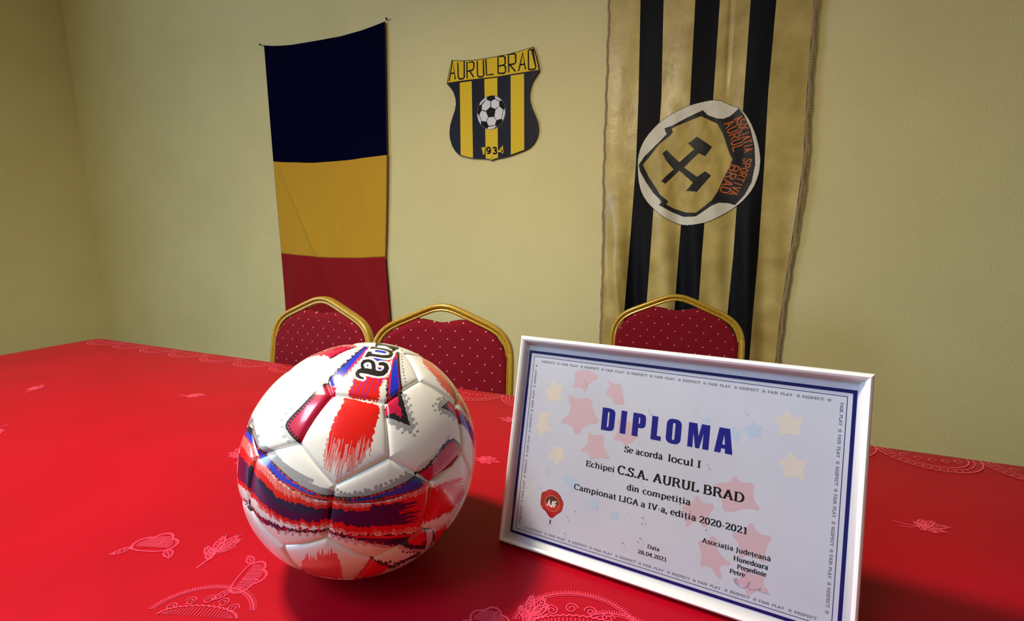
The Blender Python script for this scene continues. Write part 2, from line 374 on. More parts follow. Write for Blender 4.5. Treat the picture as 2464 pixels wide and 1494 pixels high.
m_wall = mat('wall_paint', rough=0.75, spec=0.25)
noise_color(m_wall, (0.76, 0.685, 0.345), (0.80, 0.725, 0.37), 3.0)
add_bump(m_wall, 170, 0.6, 0.003, 3)
m_ceiling = mat('ceiling_paint', (0.75, 0.72, 0.66), 0.8)
m_floor = mat('floor_wood', rough=0.4)
noise_color(m_floor, (0.16, 0.08, 0.035), (0.26, 0.14, 0.065), 2.5, stretch=(1, 12, 1))
m_trimw = mat('white_trim_paint', (0.75, 0.75, 0.72), 0.4)
m_dark = mat('dark_wood', (0.06, 0.03, 0.015), 0.4)
BALL_ART={'grey_band':[[-223.1,107.1],[-210.2,57.6],[-171.1,16.9],[-163.3,1.7],[-151.6,-11.3],[-138.5,-25.8],[-125.4,-39.0],[-108.2,-50.1],[-89.4,-60.1],[-67.8,-69.9],[-51.5,-77.5],[-30.5,-79.6],[-9.3,-80.3],[12.3,-79.6],[33.6,-75.9],[19.7,-79.7],[39.0,-75.0],[55.5,-68.2],[72.1,-62.9],[89.0,-56.0],[103.4,-62.2],[82.8,-72.6],[54.6,-80.7],[22.5,-86.3],[6.8,-87.1],[-2.6,-88.8],[-37.9,-85.7],[-68.2,-79.2],[-97.8,-68.4],[-115.1,-57.3],[-132.2,-46.2],[-151.8,-26.5],[-171.3,-5.5],[-210.2,42.1],[-228.9,94.1]],'dots_sw1':[[-210.2,63.3],[-200.4,50.6],[-180.9,25.3],[-169.8,10.5],[-167.2,6.3],[-164.1,2.5],[-160.5,-0.8],[-157.1,-4.0],[-153.8,-7.1],[-150.4,-10.3],[-146.8,-13.5],[-143.3,-16.4],[-140.0,-19.0],[-136.7,-21.6],[-133.5,-24.2],[-130.0,-26.8],[-126.4,-29.5],[-122.7,-32.1],[-119.1,-34.6],[-115.1,-37.1],[-110.8,-39.7],[-108.6,-41.0]],'dots_sw2':[[-150.4,-19.8],[-148.1,-21.6],[-143.5,-25.0],[-139.7,-28.2],[-136.8,-31.1],[-133.5,-34.1],[-129.9,-37.1],[-126.2,-39.9],[-122.6,-42.6],[-118.8,-45.4],[-114.9,-48.5],[-110.9,-51.3],[-106.9,-53.8],[-102.7,-56.4],[-98.4,-59.1],[-94.1,-61.3],[-89.7,-63.0],[-85.1,-65.0],[-80.4,-67.2],[-78.1,-68.2]],'dots_sw3':[[-60.8,-68.3],[-53.4,-73.7],[-45.2,-77.5],[-36.2,-80.1],[-24.1,-78.1],[-15.0,-80.1],[-3.3,-76.3],[3.7,-78.9],[17.7,-74.7],[27.1,-75.5],[18.5,-73.6],[28.9,-71.8],[39.3,-70.4],[50.8,-66.7],[61.3,-66.0],[72.2,-60.6],[84.1,-55.2]],'dots_tri1':[[94.4,115.4],[96.0,100.3],[98.5,85.1],[100.8,68.3],[107.4,58.3],[108.0,43.7],[99.8,32.1],[89.4,38.8],[73.7,44.5],[62.0,56.7]],'dots_tri2':[[102.4,107.0],[105.4,90.8],[106.3,75.0],[115.3,48.2],[116.1,30.8],[108.1,22.9],[82.7,32.5]],'grey_tri':[[86.7,123.7],[93.3,113.6],[99.1,92.5],[101.4,64.6],[110.1,47.0],[109.2,36.3],[99.9,33.9],[84.2,41.3],[66.8,48.9],[55.2,61.2],[51.5,72.5],[100.8,44.6]],'grey_tip':[[195.5,92.9],[184.8,102.6],[172.5,95.4],[167.7,84.6],[165.8,75.4],[177.0,62.8],[189.9,57.5],[206.3,48.0],[206.9,53.6],[173.8,78.2]],'dots_tip':[[182.8,101.9],[174.9,99.9],[168.6,97.8],[163.2,87.9],[156.2,84.0],[159.9,73.3],[172.9,63.3],[181.2,66.1],[191.6,55.4],[201.3,46.7]],'grey_left':[[-71.1,171.3],[-81.5,163.2],[-98.5,152.4],[-115.3,136.4],[-133.4,122.7],[-148.1,105.3],[-159.4,89.6],[-161.2,74.6],[-159.8,59.3],[-147.5,44.3],[-137.4,37.9],[-128.8,35.0],[-150.3,63.1],[-156.4,75.7],[-155.6,82.3],[-146.7,94.9],[-117.3,122.6],[-88.5,151.4],[-71.4,164.0]],'dots_left':[[-86.4,165.5],[-101.7,156.3],[-113.5,145.1],[-135.0,128.1],[-146.4,112.0],[-156.1,102.8],[-164.1,90.2],[-164.3,76.7],[-161.4,56.2],[-153.7,45.1]],'grey_r2':[[175.5,-1.0],[165.8,-11.5],[155.0,-15.0],[147.3,-23.9],[138.1,-30.8],[123.8,-38.6],[113.3,-43.5],[105.1,-61.7],[149.6,-35.8],[178.7,-4.8],[191.4,16.4],[181.3,10.4]],'grey_eright':[[85.1,227.4],[88.1,217.3],[96.5,204.9],[91.8,191.7],[97.9,173.8],[93.1,158.9],[99.3,143.1],[94.8,132.2],[88.6,123.5],[82.0,160.0],[82.5,192.5],[85.7,209.7]],'dots_e1':[[96.0,222.6],[94.7,205.1],[94.4,189.5],[95.1,174.1],[95.8,158.7],[99.6,146.9]],'dots_a1':[[-2.6,230.5],[-17.4,218.4],[-30.2,206.3],[-42.9,194.4],[-55.4,182.6]],'grey_topl':[[3.1,237.7],[-17.0,226.0],[-35.3,210.5],[-56.9,188.2],[-71.1,171.3],[-77.8,171.9],[-63.8,185.2],[-46.0,203.9],[-24.2,222.8],[-6.0,234.6]],'red_main':[[-38.9,126.3],[32.1,102.9],[27.5,86.2],[18.3,64.0],[1.9,48.4],[-15.8,36.7],[-35.0,22.1],[-49.5,32.6],[-60.6,44.4],[-59.5,73.7],[-53.9,88.8],[-46.7,100.3],[-41.1,113.9]],'red_streak':[[-45.1,100.1],[-34.6,106.0],[36.3,99.7],[35.1,79.9],[20.3,38.9],[8.9,-10.6],[9.0,16.0],[-1.2,-10.7],[-21.0,-29.7],[-41.4,-38.1],[-50.1,-45.3],[-63.9,-40.3],[-72.0,-31.9],[-85.4,-19.9],[-83.1,8.4],[-83.1,11.8],[-75.7,36.2],[-68.4,59.2],[-59.1,84.2]],'red_top':[[23.5,215.0],[72.1,203.1],[58.0,158.6],[48.6,152.0],[40.7,141.6],[36.9,109.7],[-28.6,126.6],[-30.0,134.3],[-20.7,147.9],[-16.4,165.9],[-8.8,178.2],[-0.6,199.9]],'white_scratch':[[58.6,194.7],[71.8,199.3],[64.4,171.2],[58.7,154.7],[52.6,103.3],[37.0,110.6],[40.7,141.6],[48.8,155.7]],'purple1':[[17.1,166.3],[-2.8,124.1]],'purple2':[[29.6,165.1],[6.7,122.2]],'purple3':[[42.1,163.9],[27.5,130.0]],'purple4':[[-11.2,165.4],[-23.3,130.0]],'purple5':[[6.3,163.7],[-11.0,132.3]],'purple6':[[47.5,163.4],[43.8,148.7]],'crimson_left':[[-155.6,80.6],[-146.7,93.2],[-117.3,120.8],[-88.5,151.4],[-70.4,166.7],[-64.9,156.1],[-60.8,151.2],[-51.2,151.1],[-55.2,142.4],[-59.1,130.3],[-69.4,122.5],[-83.2,108.1],[-101.9,85.9],[-118.7,60.6],[-128.0,36.6],[-133.5,39.0],[-150.3,63.1],[-156.5,74.8]],'black_left':[[-69.6,166.6],[-74.3,162.9],[-83.8,155.7],[-95.8,144.3],[-110.2,129.1],[-124.7,114.6],[-139.4,100.8],[-148.8,91.1],[-153.0,85.2],[-155.4,80.4],[-155.9,76.7],[-154.7,71.9],[-151.8,66.0],[-147.7,59.2],[-142.3,51.3],[-136.9,44.3],[-131.5,38.1],[-128.8,35.0]],'jag_left':[[-73.2,158.8],[-77.1,155.6],[-84.8,149.2],[-95.5,138.7],[-109.1,124.3],[-122.8,110.5],[-136.7,97.5],[-145.4,88.3],[-149.1,82.8],[-150.7,78.3],[-150.4,74.9],[-149.4,71.4],[-147.9,67.8],[-144.9,62.4],[-140.3,55.0],[-136.0,48.6],[-132.2,43.0],[-130.3,40.2]],'blue_left':[[12.5,237.4],[19.3,236.5],[7.8,223.9],[-18.4,195.9],[-41.4,168.4],[-47.0,156.1],[-60.8,152.6],[-64.0,156.0],[-67.1,166.3],[-64.3,173.3],[-35.8,197.4],[-10.3,219.7]],'magenta_left':[[19.3,237.4],[25.6,236.0],[-7.7,200.5],[-33.3,174.9],[-47.9,154.4],[-51.2,150.7],[-54.7,155.1],[-44.0,166.8],[-18.4,195.9],[7.8,223.9]],'black_bl':[[14.9,238.7],[-10.2,220.6],[-35.8,198.4],[-64.2,174.3],[-69.6,167.5]],'black_bl2':[[26.5,236.3],[-6.8,199.5],[-32.5,173.9],[-38.9,166.3]],'blue_right':[[80.1,211.2],[83.1,175.2],[82.8,141.0],[82.0,129.8],[77.7,120.9],[65.2,116.3],[61.3,119.9],[63.4,143.0],[67.7,170.9],[73.3,193.4]],'magenta_right':[[72.0,201.2],[80.6,217.9],[85.9,201.9],[86.4,159.6],[83.8,124.0],[69.3,110.7],[53.3,101.4],[57.2,151.1],[64.4,171.2]],'black_br':[[85.8,217.5],[84.4,192.4],[84.2,169.3],[85.5,144.5],[88.6,123.5]],'dots_br':[[83.1,213.8],[82.2,192.6],[82.4,169.5],[83.7,144.7],[86.0,125.6]],'black_br2':[[59.3,164.1],[56.7,143.7],[53.3,101.4]],'black_tri':[[86.7,123.7],[94.3,78.3],[100.8,44.6],[74.7,58.8],[50.9,72.2],[51.9,97.9],[58.5,110.0],[75.4,119.3]],'crimson_tri':[[53.8,106.9],[71.5,115.1],[78.9,116.1],[78.9,104.0],[77.2,93.2],[81.4,88.1],[83.5,79.6],[86.4,71.0],[77.9,66.0],[74.1,75.2],[60.1,81.4],[51.6,74.3],[51.6,92.4]],'black_tip':[[173.8,78.2],[195.5,92.9],[207.7,80.0],[217.9,65.5],[234.3,37.0],[241.7,15.4],[233.1,25.9],[220.3,34.1],[206.9,53.6],[190.9,67.7]],'crimson_tip':[[188.8,80.3],[192.8,85.5],[200.9,88.8],[209.3,76.0],[223.4,62.0],[238.0,34.7],[245.5,11.2],[245.6,-9.3],[238.7,6.5],[222.2,33.8],[213.7,45.2],[203.6,59.6],[194.9,68.2]],'blue_tip':[[219.0,57.8],[223.6,55.3],[232.4,37.2],[241.1,19.2],[245.1,-1.9],[243.7,-27.5],[239.1,-6.6],[232.0,16.6],[222.3,34.7],[219.7,46.4]],'red_tr':[[140.1,203.2],[161.7,185.5],[190.1,155.4],[210.2,122.1],[220.0,94.0],[210.7,89.2],[197.0,108.0],[178.1,133.2],[159.6,162.2],[140.7,187.4]],'red_tr2':[[212.3,86.2],[221.5,107.3],[231.8,86.7],[240.6,57.1],[242.1,36.0],[232.6,56.1],[221.3,78.5]],'crimson_r2':[[196.8,-0.5],[203.4,-4.8],[210.3,-16.0],[212.0,-24.7],[208.8,-37.8],[189.1,-56.6],[158.2,-71.6],[136.6,-83.9],[127.2,-76.4],[119.6,-67.2],[109.3,-61.5],[125.6,-56.8],[149.4,-38.2],[170.6,-15.5],[185.3,-0.6]],'black_r2':[[105.1,-61.7],[110.2,-59.9],[120.6,-56.2],[131.7,-49.4],[143.7,-39.3],[153.6,-30.2],[161.3,-22.1],[168.5,-14.6],[175.3,-7.5],[181.5,-2.7],[187.1,-0.0],[192.1,1.0],[196.4,0.4],[200.6,-2.1],[204.6,-6.5],[208.2,-12.5],[211.4,-20.2],[212.9,-24.0]],'sw_black':[[-229.4,93.0],[-210.2,42.1],[-171.3,-4.8],[-151.8,-26.5],[-132.2,-45.5],[-115.1,-56.9],[-97.8,-68.0],[-68.1,-78.9],[-37.8,-85.1],[-2.6,-88.2],[33.0,-84.7],[22.5,-86.0],[54.6,-80.4],[82.8,-72.6],[103.3,-63.0],[120.6,-75.4],[133.3,-83.8],[129.4,-89.6],[102.2,-96.3],[53.0,-103.8],[5.8,-104.9],[3.7,-103.7],[-38.4,-98.6],[-68.6,-91.3],[-74.0,-89.7],[-98.2,-80.8],[-119.4,-71.7],[-145.6,-53.0],[-171.5,-29.6],[-210.2,19.8],[-237.2,70.6]],'sw_blue':[[-233.3,82.7],[-210.2,33.7],[-171.3,-10.3],[-151.8,-29.3],[-132.2,-46.9],[-115.1,-60.1],[-100.6,-70.0],[-108.6,-68.7],[-123.2,-61.2],[-145.5,-45.5],[-159.8,-36.3],[-171.5,-26.9],[-210.2,22.5],[-236.1,74.3]],'sw_blue2':[[-43.6,-90.0],[-21.2,-91.7],[4.4,-91.8],[32.6,-90.8],[22.2,-90.9],[54.3,-85.3],[82.4,-77.3],[99.5,-68.8],[106.1,-69.9],[118.4,-81.4],[118.0,-86.2],[109.3,-91.1],[69.6,-96.0],[29.8,-95.5],[6.2,-96.6],[4.1,-98.1],[-24.3,-95.4]],'sw_mag':[[-236.1,74.3],[-210.2,22.5],[-171.5,-26.9],[-159.8,-36.3],[-145.5,-46.2],[-123.2,-61.8],[-106.0,-70.5],[-73.8,-82.2],[-67.0,-86.1],[-38.2,-94.0],[-10.2,-97.8],[32.1,-99.3],[29.7,-96.7],[69.6,-96.9],[109.1,-92.4],[119.6,-86.4],[118.7,-78.3],[133.2,-84.6],[131.2,-88.3],[102.3,-95.5],[53.2,-101.5],[5.9,-102.2],[3.8,-102.0],[-38.4,-97.2],[-68.6,-90.6],[-73.9,-87.4],[-98.1,-78.7],[-119.4,-70.1],[-145.6,-50.9],[-171.5,-30.6],[-210.2,18.4],[-237.4,70.0]],'sw_reddots':[[-210.2,39.3],[-171.3,-8.3],[-164.2,-16.6],[-154.4,-27.5],[-143.4,-38.9],[-137.4,-41.0],[-129.6,-49.4],[-119.1,-58.0],[-108.5,-62.5],[-97.9,-71.2],[-84.6,-78.3],[-68.3,-83.1],[-49.1,-87.0],[-29.6,-89.6],[-9.7,-88.7],[8.8,-90.4],[32.8,-88.0],[16.0,-89.1],[33.5,-87.3],[50.3,-85.4],[67.5,-80.4],[79.3,-75.2]],'sw_blkdots':[[-210.2,21.1],[-171.5,-28.9],[-159.9,-39.0],[-148.2,-50.5],[-133.8,-60.4],[-116.8,-70.8],[-100.9,-79.0],[-86.1,-84.2],[-74.0,-89.0],[-65.8,-91.1],[-52.2,-94.1],[-38.3,-96.5],[-17.4,-99.4],[3.9,-100.9],[32.0,-100.0],[24.8,-99.0],[45.4,-98.6],[69.6,-96.4],[89.3,-94.2]],'sw_pink':[[-237.2,70.6],[-210.2,18.4],[-171.5,-31.7],[-145.6,-53.7],[-119.5,-72.0],[-98.2,-81.1],[-74.0,-90.1],[-67.3,-91.8],[-38.5,-99.0],[3.7,-104.1],[5.7,-105.7],[53.0,-104.5],[102.2,-96.6],[132.8,-88.6],[131.3,-96.3],[118.1,-103.7],[84.9,-107.6],[52.6,-109.9],[5.6,-108.7],[3.4,-109.3],[-24.9,-107.9],[-66.1,-97.3],[-74.2,-95.2],[-106.4,-86.2],[-132.8,-73.6],[-152.3,-63.5],[-171.7,-49.4],[-210.2,-1.0],[-242.1,51.6]],'sw_red':[[-241.8,52.9],[-210.2,1.8],[-171.7,-46.7],[-152.3,-60.8],[-132.7,-70.8],[-106.4,-83.5],[-74.2,-93.8],[-66.1,-96.6],[-24.8,-107.2],[3.5,-108.6],[5.6,-108.0],[52.7,-108.3],[85.0,-106.4],[118.3,-102.1],[133.6,-98.3],[160.3,-102.7],[171.2,-112.5],[176.5,-127.8],[183.6,-141.8],[186.6,-145.5],[170.4,-153.7],[139.5,-160.7],[119.4,-164.0],[110.6,-170.8],[64.0,-171.3],[2.4,-164.3],[14.0,-172.1],[-13.8,-165.5],[-41.1,-156.3],[-61.2,-147.2],[-81.2,-138.1],[-107.6,-128.6],[-133.7,-120.5],[-172.3,-105.5],[-210.1,-68.5],[-246.6,-22.1]],'sw_navy':[[-245.1,34.5],[-210.2,-17.4],[-171.9,-63.6],[-146.0,-76.7],[-133.0,-83.7],[-106.6,-93.7],[-77.2,-102.2],[-41.8,-111.6],[5.8,-117.0],[31.0,-116.1],[5.3,-113.2],[28.4,-116.5],[56.4,-123.6],[63.6,-134.8],[78.8,-145.2],[78.3,-151.2],[49.4,-154.8],[18.5,-151.7],[3.3,-147.8],[28.7,-152.1],[-5.9,-149.2],[-33.5,-142.1],[-67.3,-130.5],[-78.1,-126.6],[-99.4,-121.3],[-117.9,-119.6],[-133.6,-112.5],[-153.0,-106.4],[-172.2,-96.3],[-210.1,-59.2],[-247.3,-11.4]],'sw_navystreak':[[5.5,-109.5],[52.4,-112.9],[115.3,-117.4],[111.8,-157.2],[77.7,-158.7],[18.4,-152.4],[3.3,-148.1]],'sw_pink2':[[-210.1,-65.8],[-172.2,-102.9],[-153.1,-114.3],[-133.7,-121.8],[-107.6,-127.9],[-82.3,-131.2],[-61.1,-144.5],[-27.2,-154.9],[27.6,-169.2],[2.6,-159.9],[48.6,-166.9],[89.7,-170.0],[108.9,-172.0],[103.3,-180.1],[88.8,-180.5],[48.0,-175.1],[2.2,-167.2],[27.2,-175.3],[-41.1,-157.7],[-61.3,-149.8],[-81.2,-139.4],[-107.7,-131.2],[-133.8,-125.1],[-172.3,-108.2],[-210.1,-73.8]],'hatch_pink':[[160.9,-96.3],[171.2,-96.4],[203.6,-85.2],[210.0,-105.9],[206.5,-121.6],[190.7,-139.8],[179.2,-134.6],[171.2,-112.5]],'hatch_r1':[[133.8,-96.7],[144.2,-93.6],[200.5,-81.4],[213.3,-76.8],[212.8,-96.5],[205.2,-118.1],[196.6,-132.8],[183.6,-141.8],[176.5,-127.8],[171.2,-112.5],[160.3,-102.7]],'lo_black':[[-236.2,-53.7],[-204.4,-92.6],[-172.4,-115.7],[-146.4,-127.9],[-85.2,-141.9],[-79.9,-144.3],[-32.1,-160.7],[31.6,-173.0],[87.4,-180.4],[114.1,-178.9],[136.1,-183.0],[137.1,-196.9],[125.7,-211.8],[111.6,-216.1],[87.9,-211.4],[57.5,-201.3],[16.2,-187.8],[-25.6,-171.5],[-63.9,-157.4],[-81.3,-147.4],[-120.2,-140.8],[-172.5,-125.0],[-204.4,-104.6],[-236.1,-67.1]],'lo_navy':[[-236.2,-58.4],[-204.4,-97.3],[-172.4,-118.4],[-153.0,-126.0],[-139.9,-131.1],[-172.4,-123.0],[-204.4,-102.6],[-236.1,-64.4]],'lo_navy2':[[-25.2,-164.7],[-11.4,-171.2],[31.1,-180.3],[86.8,-187.3],[76.5,-195.2],[78.1,-202.5],[59.0,-201.1],[16.2,-187.1],[-18.6,-172.9]],'lo_redline':[[-52.8,-155.7],[-32.1,-161.8],[31.5,-174.4],[87.3,-182.0],[99.4,-181.2],[88.3,-187.3],[31.2,-179.3],[-11.4,-170.1],[-32.2,-163.7]],'lo_red':[[86.8,-187.3],[99.4,-181.2],[114.4,-180.6],[114.5,-196.8],[108.0,-205.5],[103.1,-208.8],[97.4,-204.9],[92.7,-207.5],[87.1,-202.2],[78.2,-201.4],[77.5,-195.7]],'lo_reddots':[[-204.4,-100.6],[-172.4,-124.4],[-159.5,-124.8],[-133.3,-129.6],[-120.1,-133.4],[-98.7,-139.4],[-74.5,-148.0],[-62.3,-152.3],[-39.0,-159.4],[-25.4,-167.5],[-6.2,-178.7],[9.2,-183.7],[24.8,-188.8],[44.7,-195.4]],'lo_pinkbar':[[118.3,-183.0],[133.2,-183.9],[128.3,-200.9],[120.1,-214.9],[110.0,-217.2],[115.7,-204.2]],'lo_red2':[[138.4,-183.4],[159.1,-179.3],[172.1,-168.5],[162.8,-186.5],[144.2,-201.2],[129.3,-211.1],[133.7,-200.5]],'dots_lo':[[-204.4,-107.2],[-172.5,-129.7],[-159.6,-134.1],[-146.6,-138.1],[-133.5,-141.4],[-120.3,-144.8],[-107.1,-147.9],[-93.6,-148.1],[-82.8,-150.9],[-72.1,-157.2],[-60.0,-164.3],[-46.5,-170.9],[-28.7,-178.4],[-12.1,-183.0],[8.9,-189.8],[30.1,-196.7],[44.2,-202.2]],'grey_lo':[[-172.5,-125.7],[-120.3,-141.2],[-85.4,-145.5],[-63.9,-157.4],[-25.6,-172.2],[16.2,-188.1],[57.5,-201.6],[87.9,-211.4],[111.6,-216.4],[97.4,-223.1],[87.3,-218.3],[58.5,-207.1],[15.8,-193.2],[-28.7,-177.1],[-60.0,-162.9],[-81.5,-151.4],[-107.0,-145.9],[-172.5,-128.3]],'bot_red':[[-134.8,-205.6],[-125.6,-199.8],[-111.0,-194.9],[-100.1,-186.6],[-81.6,-192.9],[-71.1,-203.0],[-60.6,-211.7],[-57.1,-226.9],[-58.3,-239.1],[-69.0,-237.7],[-94.7,-228.7],[-113.9,-219.8],[-125.6,-213.3]],'bot_streak':[[-134.8,-205.6],[-130.6,-191.0],[-117.1,-175.3],[-99.6,-169.4],[-78.1,-172.3],[-64.0,-193.8],[-58.0,-213.6],[-56.3,-240.2],[-62.7,-239.5],[-94.7,-228.7],[-116.4,-218.5]],'bot_red2':[[-1.1,-214.4],[32.1,-230.6],[33.1,-237.6],[24.2,-242.5],[9.8,-246.2],[-15.5,-247.1],[-36.1,-244.9],[-21.9,-236.9],[-10.3,-228.6]],'bot_blk':[[-0.4,-215.2],[11.3,-221.0],[20.9,-226.3],[32.2,-229.3],[36.1,-235.5],[44.8,-235.9],[56.7,-231.5],[79.2,-226.4],[99.0,-222.0]],'bot_dots':[[19.7,-222.7],[28.2,-225.7],[36.9,-224.8],[45.2,-229.2],[53.6,-235.0],[65.5,-231.9],[79.1,-227.8],[92.7,-225.0]],'bot_dots2':[[65.5,-212.6],[75.6,-216.0],[86.1,-215.3],[94.8,-218.4]],'tl_crimson':[[-106.6,221.8],[-94.4,228.9],[-75.5,235.7],[-37.4,242.8],[-10.1,241.1],[-30.8,233.7],[-45.0,227.3],[-60.9,219.2],[-76.2,223.7],[-94.8,224.0]],'tl_peach':[[-110.0,220.6],[-83.7,233.0],[-50.1,242.4],[-10.6,247.3],[-1.2,240.9],[-16.3,241.2],[-37.4,241.9],[-75.8,235.5],[-103.3,221.6]],'tl_black':[[-5.7,240.7],[-30.7,234.3],[-45.0,227.3],[-62.6,219.4]],'gold_tick':[[-8.1,208.5],[-4.7,206.0],[3.3,199.2],[-0.5,201.4],[-6.5,205.2]]}
BALL_TXT={'strokes':[[[4.5,163.4,2.25],[-2.3,166.4,3.05],[-7.1,170.8,4.02],[-7.6,176.3,4.18],[-3.0,180.5,4.98],[3.6,181.4,6.03],[16.7,178.2,6.59],[27.6,174.5,6.83],[38.5,170.7,6.27],[47.5,170.6,6.03],[53.8,175.1,6.27],[57.7,181.9,5.46],[55.9,189.1,4.66],[51.2,192.7,4.18],[43.7,193.2,3.86]],[[6.7,184.2,4.02],[3.8,191.5,3.37],[4.5,197.7,3.62],[9.1,202.0,4.02],[16.6,203.1,3.37],[23.9,200.7,3.86],[28.1,195.6,4.82],[28.5,189.3,4.98],[28.0,181.5,5.3],[29.9,175.8,4.82]],[[18.1,217.0,3.86],[30.7,214.7,3.05],[48.5,210.3,3.37],[61.3,208.7,3.86],[67.5,210.0,4.18],[70.5,214.2,4.18],[69.7,219.1,4.02],[64.6,223.9,3.37],[53.4,228.1,2.73],[34.8,232.4,2.41],[28.0,233.5,2.73]],[[39.9,242.0,2.89],[54.1,237.9,2.25],[72.9,232.4,2.57],[86.5,227.9,2.41]],[[77.4,230.6,3.21],[78.6,226.0,3.21],[75.3,222.7,2.57],[70.6,221.4,2.41]]],'feet':[[[10.0,212.1],[18.5,224.7],[27.6,222.9],[26.5,219.5],[21.1,216.7],[18.9,211.2]],[[23.2,230.7],[29.2,237.5],[35.4,236.3],[34.6,230.6]],[[34.7,237.6],[38.1,244.6],[48.9,242.7],[48.5,239.7],[42.7,238.8]],[[80.7,232.8],[89.9,229.6],[86.4,225.8],[79.5,227.2]]],'holes':[[[7.2,192.8],[10.4,197.6],[16.4,199.4],[21.5,198.5],[24.2,193.6],[24.3,182.6],[17.1,184.8],[9.9,188.2]],[[39.6,236.8],[41.2,239.5],[57.8,236.2],[69.0,231.3],[74.8,226.4],[64.9,228.0],[46.2,233.1]]],'blues':[[[12.6,191.9],[16.9,194.6],[18.0,189.0],[15.8,189.2]],[[33.6,225.2],[36.7,227.2],[56.9,222.6],[60.5,219.4],[58.0,216.7],[52.8,217.7],[34.2,222.8]],[[36.5,187.0],[40.1,183.9],[47.8,181.6],[43.6,179.6],[39.1,180.4]],[[23.7,210.2],[33.3,207.8],[58.5,200.4],[56.9,198.6],[47.9,200.9],[37.3,200.3],[33.1,205.4]]]}
